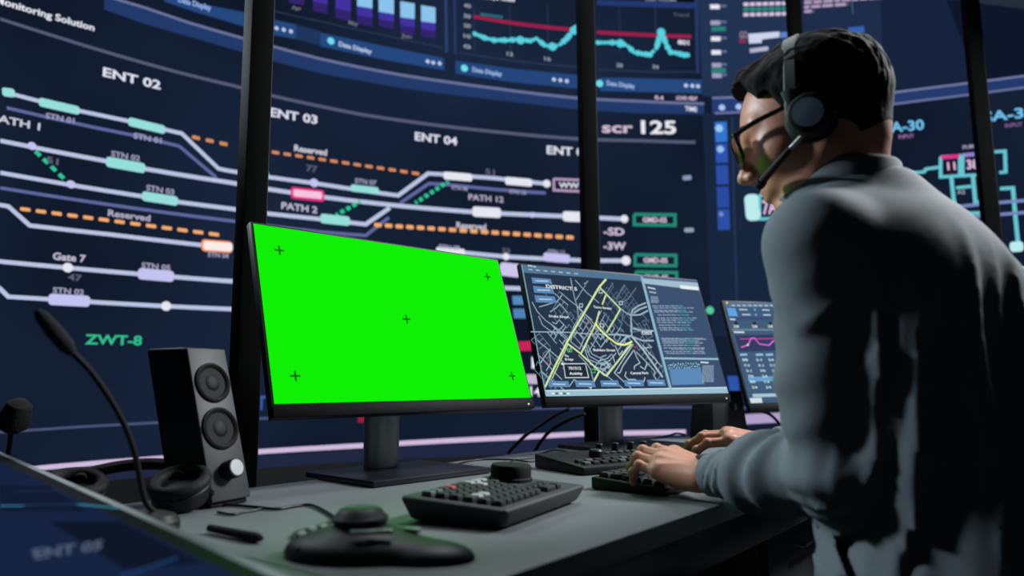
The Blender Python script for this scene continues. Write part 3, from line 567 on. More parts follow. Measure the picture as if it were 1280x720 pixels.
for t, x0, y0, x1, y1, cp in (('DISTRICT 5', 682.5, 360, 721.3, 363.6, 4.6), ('Drake Street', 686, 396.6, 711, 397.8, 3), ('Tartu Street', 741.5, 385, 764, 387.2, 3), ('Builders Street', 741.5, 439, 769, 439.4, 3.2), ('The', 705.5, 446.3, 710.5, 446.3, 2.4), ('Bridge', 706, 450.5, 716.5, 450.6, 2.6), ('701512', 710.5, 462.3, 726.3, 462.3, 3.8), ('Activity', 711.5, 468.6, 728, 468.6, 3.6), ('Central Park', 788, 468, 810.5, 467.8, 3.2), ('DIST', 802.5, 418.2, 815.5, 418.6, 4)): g.text(t, x0, y0, x1, y1, cp, (222, 232, 236), 5)
BT = (92, 138, 184)
for q in ([(664, 347), (688, 349), (690, 355), (665.5, 354.3)], [(666, 357.5), (690.5, 360), (692.5, 367.5), (667.5, 366)], [(667.7, 369), (693, 371), (695.5, 379), (669.5, 378)], [(685, 476.5), (710, 476.5), (712, 484), (686.5, 484)], [(718, 476), (742, 476), (744.5, 484), (720, 484)], [(750, 476), (772, 475.5), (774.5, 483.5), (751.5, 483.5)], [(779.5, 475.5), (803, 475), (805, 483), (781, 483)], [(808, 475), (830, 474.5), (832, 482.5), (810, 482.5)]):
    g.poly(q, BT, 4); a = [sum(p[i] for p in q)/4 for i in (0, 1)]; g.line([(a[0]-8, a[1]), (a[0]+8, a[1]+.4)], 1.4, (190, 214, 232), 5)
g.poly([(651.5, 331), (801, 344.7), (803, 352), (654, 341)], (84, 116, 146), 3.5)
for k in range(7): g.line([(660+k*9.5, 337+k*.85), (665+k*9.5, 337.5+k*.85)], 1.4, (176, 200, 214), 5)
g.text('Map', 660, 333.3, 670, 334.2, 2.4, (200, 215, 225), 5)
g.line([(651.8, 331), (682.3, 495)], 1.6, (120, 170, 180), 4)
g.poly([(800, 345), (870.6, 351), (910, 491.5), (836, 493)], (61, 82, 112), 3)
g.poly([(800, 344.8), (871, 351.2), (871.7, 353.7), (801, 348)], (92, 104, 140), 4); g.poly([(801, 348), (871.7, 353.7), (873.5, 363), (804.5, 354.5)], (160, 190, 206), 4); g.poly([(849, 356.3), (872.3, 359), (873.4, 363.3), (850.4, 361)], (228, 240, 240), 5)
g.line([(801.5, 346), (838, 487)], 4., (142, 184, 204), 5); g.line([(828, 448), (897.5, 449)], 2.4, (150, 188, 208), 5)
g.poly([(681.3, 488.4), (908, 484.4), (910, 491.6), (682.6, 495.8)], (156, 192, 208), 4.5); g.line([(681.3, 488.6), (908, 484.6)], 1.5, (200, 226, 232), 5)
for k in range(5): g.line([(689+k*4.8, 492.2), (692.5+k*4.8, 492.1)], 2.2, (70, 90, 110) if k % 2 else (225, 240, 244), 6)
T1_ = (136, 156, 180); T2_ = (84, 148, 156)
g.at(795, 340, 8)
g.line([(115, 155), (190, 172)], 1.8, (206, 218, 226), 5); g.line([(130, 200), (200, 212)], 1.6, (176, 192, 208), 5)
for y in (250, 268, 286, 302): g.line([(145, y), (205+(y*7) % 60, y+5)], 1.6, T1_, 5)
for y, x0 in ((340, 160), (360, 170), (385, 178), (400, 182), (430, 215), (462, 200), (482, 205), (505, 210), (532, 225), (560, 225), (580, 240), (665, 250), (690, 258), (710, 262)):
    x = x0
    while x < 560+(y-340)*.25-((y*13) % 120): w = random.uniform(18, 60); g.line([(x, y), (x+w, y+w*.05)], 1.5, T2_ if (390 < x < 540 and random.random() < .6) else T1_, 5); x += w+8
g.at(815, 420, 8.47)
for y, x0 in ((35, 100), (55, 105), (75, 110), (100, 115), (128, 118), (140, 200), (165, 125), (185, 150)):
    x = x0
    while x < 570-((y*13) % 150): w = random.uniform(18, 60); g.line([(x, y), (x+w, y+w*.03)], 1.5, T2_ if (340 < x < 420 and random.random() < .8) else T1_, 5); x += w+8
g.poly([(178, 350), (510, 340), (555, 512), (210, 520)], (92, 138, 184), 4)
for k in range(60): x = 170+k*5.6; g.disc(x, 318+22*math.sin(k*1.3)+random.uniform(-18, 14), .8, (150, 214, 232), 5, 6)
g.line([(510, 280), (595, 284)], 1.8, (216, 228, 232), 5); g.rows(530, 310, 650, 490, 12, 1.2, (150, 170, 192), 5, .9)
g.build('map_display', m2)
m3, S3, W3, H3 = monitor((.9745*k2, 2.3619*k2, .0986*k2), .3275, .3245, k2, (1.02, 2.50), 'computer monitor with small data tables, partly hidden behind the man\'s arm', '')
g = Gfx(S3); g.put([np.array(p) for p in ((-W3/2, -H3/2), (W3/2, -H3/2), (W3/2, H3/2), (-W3/2, H3/2))], [(0, 1, 2, 3)], (66, 92, 122), 0)
g.at(880, 350, 3.79)
g.poly([(95, 105), (360, 106), (366, 128), (100, 128)], (92, 116, 144), 1); g.disc(108, 108, 1.5, (236, 226, 120), 3)
for k in range(8): g.line([(130+k*26, 121), (146+k*26, 122)], 1.6, (190, 206, 220), 3)
g.poly([(108, 132), (148, 134), (160, 172), (118, 172)], (96, 164, 224), 2); g.line([(165, 140), (205, 141)], 1.8, (180, 204, 222), 3); g.line([(180, 164), (220, 165)], 1.8, (180, 204, 222), 3); g.line([(275, 142), (310, 143)], 1.8, (180, 204, 222), 3); g.line([(280, 166), (315, 166)], 1.8, (180, 204, 222), 3); g.disc(240, 141, 1.6, (110, 170, 230), 3); g.disc(245, 165, 1.6, (110, 170, 230), 3)
g.poly([(122, 176), (360, 176), (364, 190), (126, 190)], (60, 78, 116), 2); g.line([(122, 186), (148, 187)], 1.8, (214, 224, 228), 3)
for x in (152, 240, 315): g.disc(x, 208, 3, (34, 46, 60), 2); g.text('28', x-12, 226, x+14, 226, 3.6, (206, 216, 210), 3)
g.poly([(130, 232), (360, 232), (362, 240), (132, 240)], (110, 136, 160), 2); g.line([(140, 247), (190, 248)], 2, (214, 226, 230), 3)
g.poly([(145, 262), (365, 258), (372, 335), (168, 340)], (50, 62, 98), 2); g.line([(170, 280), (360, 277)], 1.2, (200, 70, 150), 3); g.line([(175, 320), (208, 308), (222, 277), (238, 275), (262, 304), (308, 310), (326, 290), (340, 288)], 1.6, (214, 110, 214), 4); g.disc(206, 308, 1.3, (236, 236, 236), 5)
for x in (170, 245, 292): g.line([(x, 355), (x+34, 353)], 3, (140, 186, 220), 3)
for r_ in range(6):
    for x in (182, 248, 305, 372, 440, 505, 570, 640, 705): g.text(random.choice(('24', '51.8', '70', '3.1', '88')), x+r_*9, 384+r_*26, x+26+r_*9, 384+r_*26, 3.2, (196, 222, 228), 3)
g.poly([(206, 460), (365, 455), (372, 478), (212, 482)], (104, 160, 206), 2); g.poly([(228, 540), (372, 536), (376, 552), (232, 556)], (168, 196, 210), 2)
g.poly([(215, 560), (272, 558), (276, 582), (222, 584)], (206, 224, 228), 3)
g.build('data_display', m3)
# ================================================================== FOREGROUND TOUCH DISPLAY
pa = onz(0, 562, CAMZ-.10); pb = onz(370, 720, CAMZ-.131); ex = unit(pb-pa); A = pa-ex*.12; L = np.linalg.norm(pb-pa)+.20
q = V(-.70, -.71, 0); q = unit(q-ex*np.dot(q, ex)); q = unit(q+V(0, 0, -.040)); q = unit(q-ex*np.dot(q, ex)); nn = np.cross(q, ex)
if nn[2] < 0: nn = -nn
fd = thing('touch_display', (A+ex*L/2+q*.18)*V(1, 1, 0)+V(0, 0, DESK), 'large tilted touch display in the blurred foreground, dark blue screen reading ENT 05', 'display')
m = MB(A, ex, q, nn); D_ = .37
m.box((L/2, D_/2, -.011), (L, D_, .020), .004); m.build('frame', pbr('grey_frame_metal', (132, 140, 142), .6, 0., spec=.2), fd)
m = MB(A, ex, q, nn); m.box((L/2, D_/2+.004, .0002), (L-.016, D_-.020, .0025), .001); m.build('glass_bezel', pbr('black_glass', (5, 6, 7), .5, spec=.06), fd)
S4 = Pln(A+nn*.0022, ex, -q); g = Gfx(S4)
def rect(x0, y0, x1, y1, c, l): g.put([np.array(p) for p in ((x0, -y0), (x0, -y1), (x1, -y1), (x1, -y0))], [(0, 1, 2, 3)], c, l)
rect(.016, .032, L-.016, D_-.016, (22, 36, 66), 0)
g.poly([(60, 652), (150, 652), (255, 705), (155, 712)], (14, 22, 40), 1); g.poly([(0, 606), (60, 608), (110, 640), (0, 640)], (17, 27, 50), 1)
g.line([(0, 633), (30, 633)], 6, (58, 132, 158), 2); g.line([(30, 632), (97, 631)], 3.5, (56, 62, 108), 2); g.line([(97, 631), (150, 636)], 6, (58, 132, 158), 2); g.line([(18, 615), (78, 614)], 3, (50, 58, 92), 2)
g.line([(150, 722), (222, 698)], 6, (34, 76, 128), 2)
a, k0 = S4.px(44, 700); b, k1 = S4.px(126, 688); u, _ = S4.px(40, 688); u2, _ = S4.px(130, 676); vs_, fs_ = glyphs('ENT 05')
g.put([a+(b-a)*v[0]+((u-a)*(1-v[0])+(u2-b)*v[0])*v[1]/.72 for v in vs_], fs_, (84, 96, 120), 3)
g.build('display_picture', fd)
for f_ in (.2, .8):
    p = A+ex*L*f_+q*.12-nn*.02; zt = p[2]-.004
    MB((p[0], p[1], DESK), unit(ex*V(1, 1, 0)), unit(q*V(1, 1, 0)), V(0, 0, 1)).box((0, 0, (zt-DESK)/2), (.06, .05, zt-DESK+.001), .004).build('foot', blk, fd)
# ================================================================== THINGS ON THE DESK
key = pbr('key_plastic', (30, 32, 35), .65, spec=.3); rub = pbr('black_rubber', (10, 10, 11), .7, spec=.25); cable = pbr('cable_black', (10, 10, 12), .5)
dk = pbr('device_grey', (35, 39, 42), .6, noise=.1, scale=60, bump=.15)
# --- desktop speaker
sp = thing('desktop_speaker', (-.42, 1.11, DESK), 'tall slim black loudspeaker with two drivers and a silver volume knob', 'speaker')
sy = 1.10; r = V(math.cos(sy), math.sin(sy), 0); n0 = V(math.sin(sy), -math.cos(sy), 0); tl = .30
up = math.cos(tl)*V(0, 0, 1)-math.sin(tl)*n0; n = np.cross(r, up); SW, SD, SH = .076, .088, .240
bb = ony(288, 633, 1.115); bb = V(bb[0], bb[1], DESK+.006)
m = MB(bb, r, up, n0); m.box((0, SH/2, -SD/2), (SW, SH, SD), .006, 3); cab = m.build('cabinet', blk, sp)
m = MB(bb, r, up, n); m.box((0, SH/2, .001), (SW-.004, SH-.004, .006), .002); m.build('front_baffle', pbr('baffle_grey', (36, 41, 44), .55, noise=.1, scale=50), sp)
for k, (v, R_) in enumerate(((.182, .0315), (.110, .0325))):
    m = MB(bb, r, up, n); m.lathe((0, v, .004), [(R_, 0), (R_, .003), (R_-.003, .0045), (R_-.006, .003), (R_-.008, .0005)], 'z', 40); d = m.build('driver', rub, sp)
    m = MB(bb, r, up, n); m.lathe((0, v, .0035), [(R_-.008, .0006), (R_*.45, .0002), (R_*.40, .0015), (R_*.2, .0028), (.0005, .003)], 'z', 32); m.build('driver_cone', pbr('cone_black', (12, 13, 14), .6, spec=.2), d)
m = MB(bb, r, up, n); m.lathe((0, .045, .004), [(.0145, 0), (.0145, .018), (.013, .020)], 'z', 32); kn = m.build('volume_knob', blk, sp)
m = MB(bb, r, up, n); m.lathe((0, .045, .0241), [(.0122, 0), (.0118, .0008)], 'z', 32); m.build('knob_cap', pbr('silver_cap', (138, 144, 147), .4, .2), kn)
m = MB((bb[0], bb[1], DESK), r, -n0, V(0, 0, 1)); m.box((0, SD/2, .0035), (SW*.9, SD*.95, .006), .002); m.build('foot', rub, sp)
# --- jog controller
C_ = V(-.02, 1.047, DESK); jy = math.radians(62.5); jx, jn = V(math.cos(jy), math.sin(jy), 0), V(-math.sin(jy), math.cos(jy), 0)
jog = thing('edit_controller', C_, 'wedge shaped dark control keypad with a round jog wheel at its far end', 'controller')
w, d = .244, .150; hb, hf = .034, .026
m = MB(C_, jx, jn, V(0, 0, 1)); b = bmesh.new(); bmesh.ops.create_cube(b, size=1)
for v in b.verts:
    t = v.co.z > 0; v.co = Vector((v.co.x*(w+(.012 if t else -.012)), v.co.y*(d+(.012 if t else -.012)), (hb if v.co.y > 0 else hf) if t else .0015))
bmesh.ops.bevel(b, geom=b.edges[:], offset=.008, segments=4, profile=.5, affect='EDGES'); m.bm(b); m.build('case', dk, jog)
slope = (hb-hf)/(d+.012); ang = math.atan(slope)
def jz(y): return (hb+hf)/2+slope*y+.0
zz = V(0, -math.sin(ang), math.cos(ang)); yy = V(0, math.cos(ang), math.sin(ang))
def jfr(): return MB(C_+V(0, 0, jz(0)), jx, jn*math.cos(ang)+V(0, 0, math.sin(ang)), V(0, 0, math.cos(ang))-jn*math.sin(ang))
kc = {'k': key, 'w': pbr('white_key', (150, 154, 158), .45), 'g': pbr('grey_key', (70, 76, 80), .5), 'r': pbr('red_key', (170, 26, 60), .45)}
for i in range(11):
    for j in range(6):
        x = -.105+i*.0168; y = -.056+j*.0205
        if i > 7 and j > 1 : 
            if not (i >= 8 and j >= 4 and i < 9): continue
        if (i, j) == (7, 0) or (i, j) == (9, 0): continue
        c = 'k'
        if j == 5 and i in (0, 1): c = 'g'
        if (i, j) in ((3, 5),): c = 'r'
        if (i, j) in ((6, 5), (7, 5), (8, 5), (6, 4)): c = 'w'
        if (i, j) in ((1, 2), (2, 2)): c = 'w'
        wide = .031 if (i, j) in ((8, 0),) else .0145
        jfr().box((x+(wide-.0145)/2, y, .0035), (wide, .0165, .007), .0016, 2, (.86, .86)).build('key', kc[c], jog)
jfr().lathe((.088, .028, 0), [(.033, 0), (.033, .004), (.031, .006), (.031, .020), (.029, .0235), (.020, .0245), (.0005, .0245)], 'z', 48).build('jog_wheel', pbr('wheel_black', (24, 25, 27), .7, bump=.1, spec=.15), jog)
# --- keyboards
def keyrow(m, y0, x0, x1, n, kw, kd, z, h): pass
def keyboard(C, yaw, w, d, label, group=None):
    x, y = V(math.cos(yaw), math.sin(yaw), 0), V(-math.sin(yaw), math.cos(yaw), 0)
    t = thing('computer_keyboard', C, label, 'keyboard', group)
    m = MB(C, x, y, V(0, 0, 1)); b = bmesh.new(); bmesh.ops.create_cube(b, size=1)
    for v in b.verts: v.co = Vector((v.co.x*w, v.co.y*d, (.021 if v.co.y > 0 else .012) if v.co.z > 0 else .001))
    bmesh.ops.bevel(b, geom=b.edges[:], offset=.003, segments=2, profile=.5, affect='EDGES'); m.bm(b); m.build('case', blk, t)
    s = .009/d; a = math.atan(s)
    nr = 6; kd = (d-.016)/nr
    for j in range(nr):
        x0 = -w/2+.010; xe = w/2-.008; yk = -d/2+.008+kd*(j+.5)
        while x0 < xe-.012:
            kw = .0228
            if j == 0 and abs(x0+w*.18) < .012: kw = .11
            elif x0 < -w/2+.02 and j in (1, 2, 3): kw = (.0, .034, .030, .026)[j]
            kw = min(kw, xe-x0)
            MB(C+V(0, 0, .0165), x, y*math.cos(a)+V(0, 0, math.sin(a)), V(0, 0, math.cos(a))-y*math.sin(a)).box((x0+kw/2-.001, yk, .004), (kw-.0018, kd-.002, .008), .0015, 2, (.84, .82)).build('key', key, t)
            x0 += kw
    return t
kb = keyboard(V(.322, 1.378, DESK), math.radians(50), .43, .14, 'black full size keyboard under the man\'s typing hands')
# --- mixing panel with knobs
x, y = V(.848, .53, 0), V(-.53, .848, 0); BL = V(.045, 1.578, 0); C3 = BL+x*.15-y*.085+V(0, 0, DESK)
mx_ = thing('mixing_panel', C3, 'low black mixing panel with rotary knobs behind the keyboard', 'mixer')
m = MB(C3, x, y, V(0, 0, 1)); b = bmesh.new(); bmesh.ops.create_cube(b, size=1)
for v in b.verts: v.co = Vector((v.co.x*.30, v.co.y*.17, (.030 if v.co.y > 0 else .016) if v.co.z > 0 else .001))
bmesh.ops.bevel(b, geom=b.edges[:], offset=.003, segments=2, profile=.5, affect='EDGES'); m.bm(b); m.build('case', blk, mx_)
a = math.atan(.014/.17); MF = lambda: MB(C3+V(0, 0, .023), x, y*math.cos(a)+V(0, 0, math.sin(a)), V(0, 0, math.cos(a))-y*math.sin(a))
MF().lathe((-.045, .01, 0), [(.015, 0), (.015, .012), (.0135, .014), (.0005, .014)], 'z', 28).build('dial', blk, mx_)
MF().lathe((-.045, .01, .0141), [(.0125, 0), (.012, .0008), (.0005, .001)], 'z', 28).build('dial_cap', pbr('brushed_cap', (130, 136, 138), .25, .9), mx_)
for kx in (.0, .045, .09, .128): MF().lathe((kx, .055, 0), [(.0085, 0), (.0075, .017), (.0065, .018), (.0005, .018)], 'z', 20).build('knob', blk, mx_)
for i in range(12):
    for j in range(2): MF().box((-.125+i*.0226, -.06+j*.022, .003), (.017, .014, .006), .0012, 2, (.85, .85)).build('button', key if (i*3+j) % 4 else kc['g'], mx_)
for i in range(8): MF().box((-.02+i*.019, .028, .0025), (.012, .006, .005), .001).build('button', kc['g'], mx_)
# --- ergonomic 3D mouse
C5 = V(-.142, .792, DESK); ma = math.radians(-8); x, y = V(math.cos(ma), math.sin(ma), 0), V(-math.sin(ma), math.cos(ma), 0)
sm = thing('space_mouse', C5, 'black ergonomic controller puck with palm rest and round knob, nearest the camera', 'mouse')
def f(X, Y, Z):
    d = ell(X, Y, Z, (-.022, 0, .004), (.078, .056, .024)); d = smin(d, ell(X, Y, Z, (.052, -.014, .002), (.054, .036, .017)), .012)
    d = smin(d, ell(X, Y, Z, (-.02, .004, .012), (.044, .040, .020)), .01); return smax(d, -(Z-.0008), .002)
vs, fs = surface((-.12, -.08, -.01), (.13, .08, .06), .0024, f); vs = relax(vs, fs, 2)
MB(C5, x, y, V(0, 0, 1)).addraw([tuple(v) for v in vs], [tuple(q) for q in fs]).build('body', pbr('soft_touch_black', (22, 23, 25), .48, spec=.35), sm)
for p_ in sm.children: p_.data.polygons.foreach_set('use_smooth', [True]*len(p_.data.polygons))
MB(C5, x, y, V(0, 0, 1)).lathe((-.022, .006, .029), [(.025, 0), (.029, .003), (.030, .008), (.026, .011), (.022, .016), (.018, .0175), (.0005, .018)], 'z', 44).build('knob', blk, sm)
MB(C5, x, y, V(0, 0, 1)).lathe((-.022, .006, .0458), [(.0165, 0), (.016, .0015), (.0005, .0018)], 'z', 36).build('knob_cap', pbr('cap_grey', (78, 81, 83), .5, spec=.3), sm)
wb = pbr('silver_button', (165, 170, 172), .3, .4)
for px_, py_, rz, ww, hh, zc in ((-.004, -.036, .25, .026, .006, .0265), (.012, -.030, .25, .026, .006, .0265), (-.078, .010, 1.2, .012, .006, .020), (-.070, .022, 1.2, .012, .006, .020), (-.084, -.004, 1.2, .012, .006, .017), (.034, .010, -.3, .018, .010, .021)):
    c, s = math.cos(rz), math.sin(rz); mb_ = MB(C5+x*px_+y*py_+V(0, 0, zc+.0025), x*c+y*s, y*c-x*s, V(0, 0, 1)); mb_.box((0, 0, 0), (ww, hh, .005), .0015); mb_.build('button', wb, sm)
# --- cables
def cab_(name, pts, r, label):
    P = [onz(p[0], p[1], DESK+(p[2] if len(p) > 2 else r+.0006)) for p in pts]
    return tag(MB().tube(P, r, 8, 6).build(name, cable), label, 'cable')
cab_('mouse_cable', [(373, 687, .012), (369, 676), (368, 667), (385, 661), (405, 655), (418, 648), (405, 638), (387, 631), (365, 633), (345, 636), (322, 634), (300, 632), (282, 631), (270, 632)], .0022, 'thin black cable looping from the 3D mouse to the speaker')
cab_('speaker_cable', [(330, 634.5), (322, 637), (305, 640), (290, 643), (272, 640)], .0018, 'short black cable lying at the foot of the speaker')
cab_('keyboard_cable', [(562, 590), (572, 580), (600, 574.5), (640, 574.5), (660, 577), (676, 574), (672, 569), (690, 563), (704, 563.5), (720, 568)], .0020, 'black cable arching over the desk behind the keypad')
cab_('controller_cable', [(655, 592), (640, 584), (637, 578), (645, 575), (670, 572), (690, 570)], .0018, 'black cable running from the keypad jog wheel rearwards')
def cab3(name, P, r, label): return tag(MB().tube(P, r, 10, 6).build(name, cable), label, 'cable')
for a_, lb in (([(712, 511), (697, 517), (679, 529), (655, 546), (635, 566)], 'thick black cable drooping behind the green monitor, left one of two'), ([(731, 517), (712, 524), (690, 537), (676, 552), (664, 572)], 'thick black cable drooping behind the map monitor, right one of two')):
    cab3('power_cable', [ony(px, py, 2.24+.03*i) for i, (px, py) in enumerate(a_)], .0055, lb)
cab3('video_cable', [onz(px, py, DESK+.004) for px, py in ((782, 549.5), (800, 547.5), (815, 546.8), (834, 544.5), (846, 541.6), (856, 543))], .003, 'black cable along the rear desk edge right of the map monitor')
cab3('network_cable', [ony(px, py, 2.62) for px, py in ((918, 522), (930, 515), (946, 514), (962, 518), (975, 530))], .005, 'black cable beneath the data table monitor')
# --- tapered box behind the map monitor
C6 = V(.665, 2.40, DESK); x, y = rotz(.5)
eb = thing('equipment_box', C6, 'black tapered box standing between the map monitor and the rightmost monitor', 'box')
MB(C6, x, y, V(0, 0, 1)).box((0, 0, .075), (.155, .11, .15), .004, 2, (.82, .8)).build('case', blk, eb)
MB(C6, x, y, V(0, 0, 1)).box((.03, -.047, .10), (.01, .006, .02), .001).build('indicator', pbr('grey_indicator', (80, 84, 88), .4), eb)
# --- touch display's corner foot, stood in for by a pen-shaped tube
a, b = onz(262, 660, DESK+.006), onz(327, 673, DESK+.006)
st = MB().tube([a, a+(b-a)*.9, b], [.0045, .0058, .003], 12, smoothp=False).build('corner_foot', rub); tag(st, 'thick black corner foot of the touch display, pen-shaped, on the desk', 'pen')
# --- headphones lying on the desk
hp = thing('headphones', (-.50, 1.02, DESK), 'large black over ear headphones lying beside the speaker', 'headphones')
H0 = onz(204, 640, DESK); H0 = V(H0[0], H0[1], DESK); hx, hy = rotz(math.radians(12))
F_ = lambda: MB(H0, hx, hy, V(0, 0, 1))
pad = pbr('pad_leather', (12, 12, 14), .7, bump=.3, spec=.3)
arc = [(.004+.066*math.cos(t)-.055, .075*math.sin(t)+.030, .050+.010*math.sin(t)) for t in np.linspace(-.2, math.pi+.2, 15)]
F_().tube(arc, .0085, 14, 4, flat=.7).build('headband', rub, hp)
F_().tube([(p[0], p[1]*.93, p[2]-.003) for p in arc[3:12]], .008, 10, 4).build('headband_pad', pad, hp)
for cx_, cy_, tx, ty in ((.022, .0, -.10, -.42), (-.118, .004, .15, -.30)):
    q = H0+hx*cx_+hy*cy_+V(0, 0, .030); w_ = unit(V(0, 0, 1)+hx*tx+hy*ty); ax_ = unit(hx-w_*np.dot(hx, w_)); ay_ = np.cross(w_, ax_)
    e = MB(q, ax_, ay_, w_).lathe((0, 0, 0), [(.020, -.024), (.034, -.019), (.040, -.008), (.040, .004), (.036, .008)], 'z', 40).build('ear_cup', blk, hp)
    MB(q, ax_, ay_, w_).tube([(.034*math.cos(t), .034*math.sin(t), .013) for t in np.linspace(0, 2*math.pi, 33)], .0088, 12, 2, smoothp=False).build('ear_pad', pad, e)
    MB(q, ax_, ay_, w_).tube([(.041, -.006, -.004), (.0425, .0, -.010), (.036, .012, -.022)], .003, 8).build('hinge_pin', pbr('chrome', (200, 205, 210), .15, 1.), e)
# --- gooseneck microphones
def goose(base, pts, head, label, hr):
    t = thing('gooseneck_microphone', base, label, 'microphone')
    MB(base).lathe((0, 0, 0), [(.030, .0005), (.030, .010), (.024, .018), (.012, .022)], 'z', 32).build('base', blk, t)
    MB().tube([base+V(0, 0, .02)]+pts, .0035, 10, 8).build('gooseneck', rub, t)
    a, b = pts[-1], head; u = unit(b-a); v = unit(np.cross(u, V(0, 0, 1))); w_ = np.cross(v, u)
    Lh = np.linalg.norm(b-a)
    MB(a, v, w_, u).lathe((0, 0, 0), [(hr*.55, -.004), (hr, .006), (hr*1.05, Lh*.5), (hr*.85, Lh*.85), (hr*.4, Lh), (.0005, Lh+.001)], 'z', 20).build('foam_windscreen', pbr('foam', (12, 12, 13), .95, bump=.6), t)
b0 = onz(192, 662, DESK)
goose(b0, [ony(180, 622, b0[1]-.01), ony(168, 565, b0[1]-.03), ony(150, 520, b0[1]-.05), ony(118, 470, b0[1]-.08), ony(88, 438, b0[1]-.10)], ony(46, 388, b0[1]-.13), 'tall gooseneck microphone arching up in front of the video wall', .0085)
b1 = ony(2, 560, 1.20); b1 = V(b1[0], b1[1], DESK)
goose(b1, [ony(8, 575, 1.19), ony(12, 555, 1.18), ony(14, 536, 1.17)], ony(27, 500, 1.16), 'short gooseneck microphone at the left edge behind the touch display', .021)
# ================================================================== THE MAN
skin = pbr('skin', (176, 122, 98), .48, noise=.08, scale=30, bump=.15, bscale=300)
for nd in skin.node_tree.nodes:
    if nd.type == 'BSDF_PRINCIPLED': nd.inputs['Subsurface Weight'].default_value = .12; nd.inputs['Subsurface Radius'].default_value = (.01, .004, .002); nd.inputs['Subsurface Scale'].default_value = .5
hairm = pbr('dark_brown_hair', (10, 8, 7), .85, noise=.5, scale=120, bump=.5, bscale=220, spec=.15)
shirtm = pbr('grey_blue_cotton', (88, 98, 106), .85, noise=.10, scale=90, bump=.25, bscale=700)
collm = pbr('navy_collar_cotton', (36, 46, 60), .85, noise=.1, scale=90, bump=.25, bscale=600)
trm = pbr('dark_trousers', (22, 24, 30), .9, noise=.15, scale=60)
h = unit(V(-.90, .44, 0)); HP = math.radians(18)
hf_ = h*math.cos(HP)+V(0, 0, -math.sin(HP)); hl = V(-h[1], h[0], 0); hu = np.cross(hf_, hl)
ear = ony(1015, 146, .915); HO = ear-hl*.082+hu*.004
HW = lambda p: HO+hf_*p[0]+hl*p[1]+hu*p[2]
man = thing('person', (.60, .92, 0), 'seated man in grey shirt leaning over the desk, typing, seen from behind in profile', 'person')
def headsdf(X, Y, Z):
    A = np.abs(Y)
    d = ell(X, Y, Z, (-.012, 0, .036), (.100, .076, .088))
    d = smin(d, ell(X, Y, Z, (.037, 0, -.012), (.053, .060, .080)), .03)
    d = smin(d, cone(X, A, Z, (-.004, .052, -.040), (.050, .030, -.086), .019, .017), .022)       # jaw line
    d = smin(d, cone(X, A, Z, (.072, .0, -.096), (.069, .014, -.096), .0155, .013), .016)          # chin
    d = smin(d, cone(X, A, Z, (.078, .006, .033), (.066, .042, .033), .011, .010), .014)           # brow
    d = smin(d, ell(X, A, Z, (.050, .041, -.018), (.022, .020, .020)), .032)                       # cheekbone
    d = smax(d, -ell(X, A, Z, (.092, .033, .010), (.015, .018, .010)), .012)                       # orbit
    d = smin(d, ell(X, A, Z, (.0685, .032, .009), (.0125, .0125, .010)), .008)                        # lowered lid over the eye
    d = smin(d, cone(X, A, Z, (.086, 0, .026), (.105, 0, -.014), .0075, .0095), .010)              # nose bridge
    d = smin(d, ell(X, A, Z, (.108, 0, -.020), (.0125, .0110, .0100)), .006)                       # tip
    d = smin(d, ell(X, A, Z, (.098, .0125, -.025), (.011, .0065, .008)), .005)                     # wings
    d = smax(d, -ell(X, A, Z, (.104, .0070, -.033), (.005, .0032, .004)), .002)                    # nostrils
    d = smin(d, ell(X, Y, Z, (.073, 0, -.053), (.021, .028, .019)), .012)                          # mouth mound
    d = smin(d, cone(X, A, Z, (.0935, 0, -.0505), (.082, .021, -.054), .0048, .003), .004)         # upper lip
    d = smin(d, cone(X, A, Z, (.0910, 0, -.0620), (.081, .018, -.059), .0056, .003), .004)         # lower lip
    d = smax(d, -cone(X, A, Z, (.101, 0, -.0560), (.092, .020, -.0570), .0016, .001), .003)        # mouth line
    e = ell(X, A, Z, (.004, .077, -.002), (.015, .007, .027)); e = smax(e, -ell(X, A, Z, (.006, .086, .0), (.008, .005, .015)), .004)
    d = smin(d, e, .005)
    return d
NB = V(.452, .985, CAMZ+.240)             # base of the neck, world
q = NB-HO; nl = (q@hf_, q@hl, q@hu)
def hs(X, Y, Z):
    d = headsdf(X, Y, Z)
    d = smin(d, cone(X, Y, Z, (-.030, 0, -.030), nl, .056, .060), .03)
    return smin(d, cone(X, Y, Z, (.03, 0, -.085), (nl[0]+.03, nl[1], nl[2]+.01), .022, .04), .03)
vs, fs = surface((-.19, -.12, -.20), (.13, .13, .14), .0026, hs); vs = relax(vs, fs, 1, .4)
V_all = [np.array([HW(p) for p in vs])]; F_all = [fs]
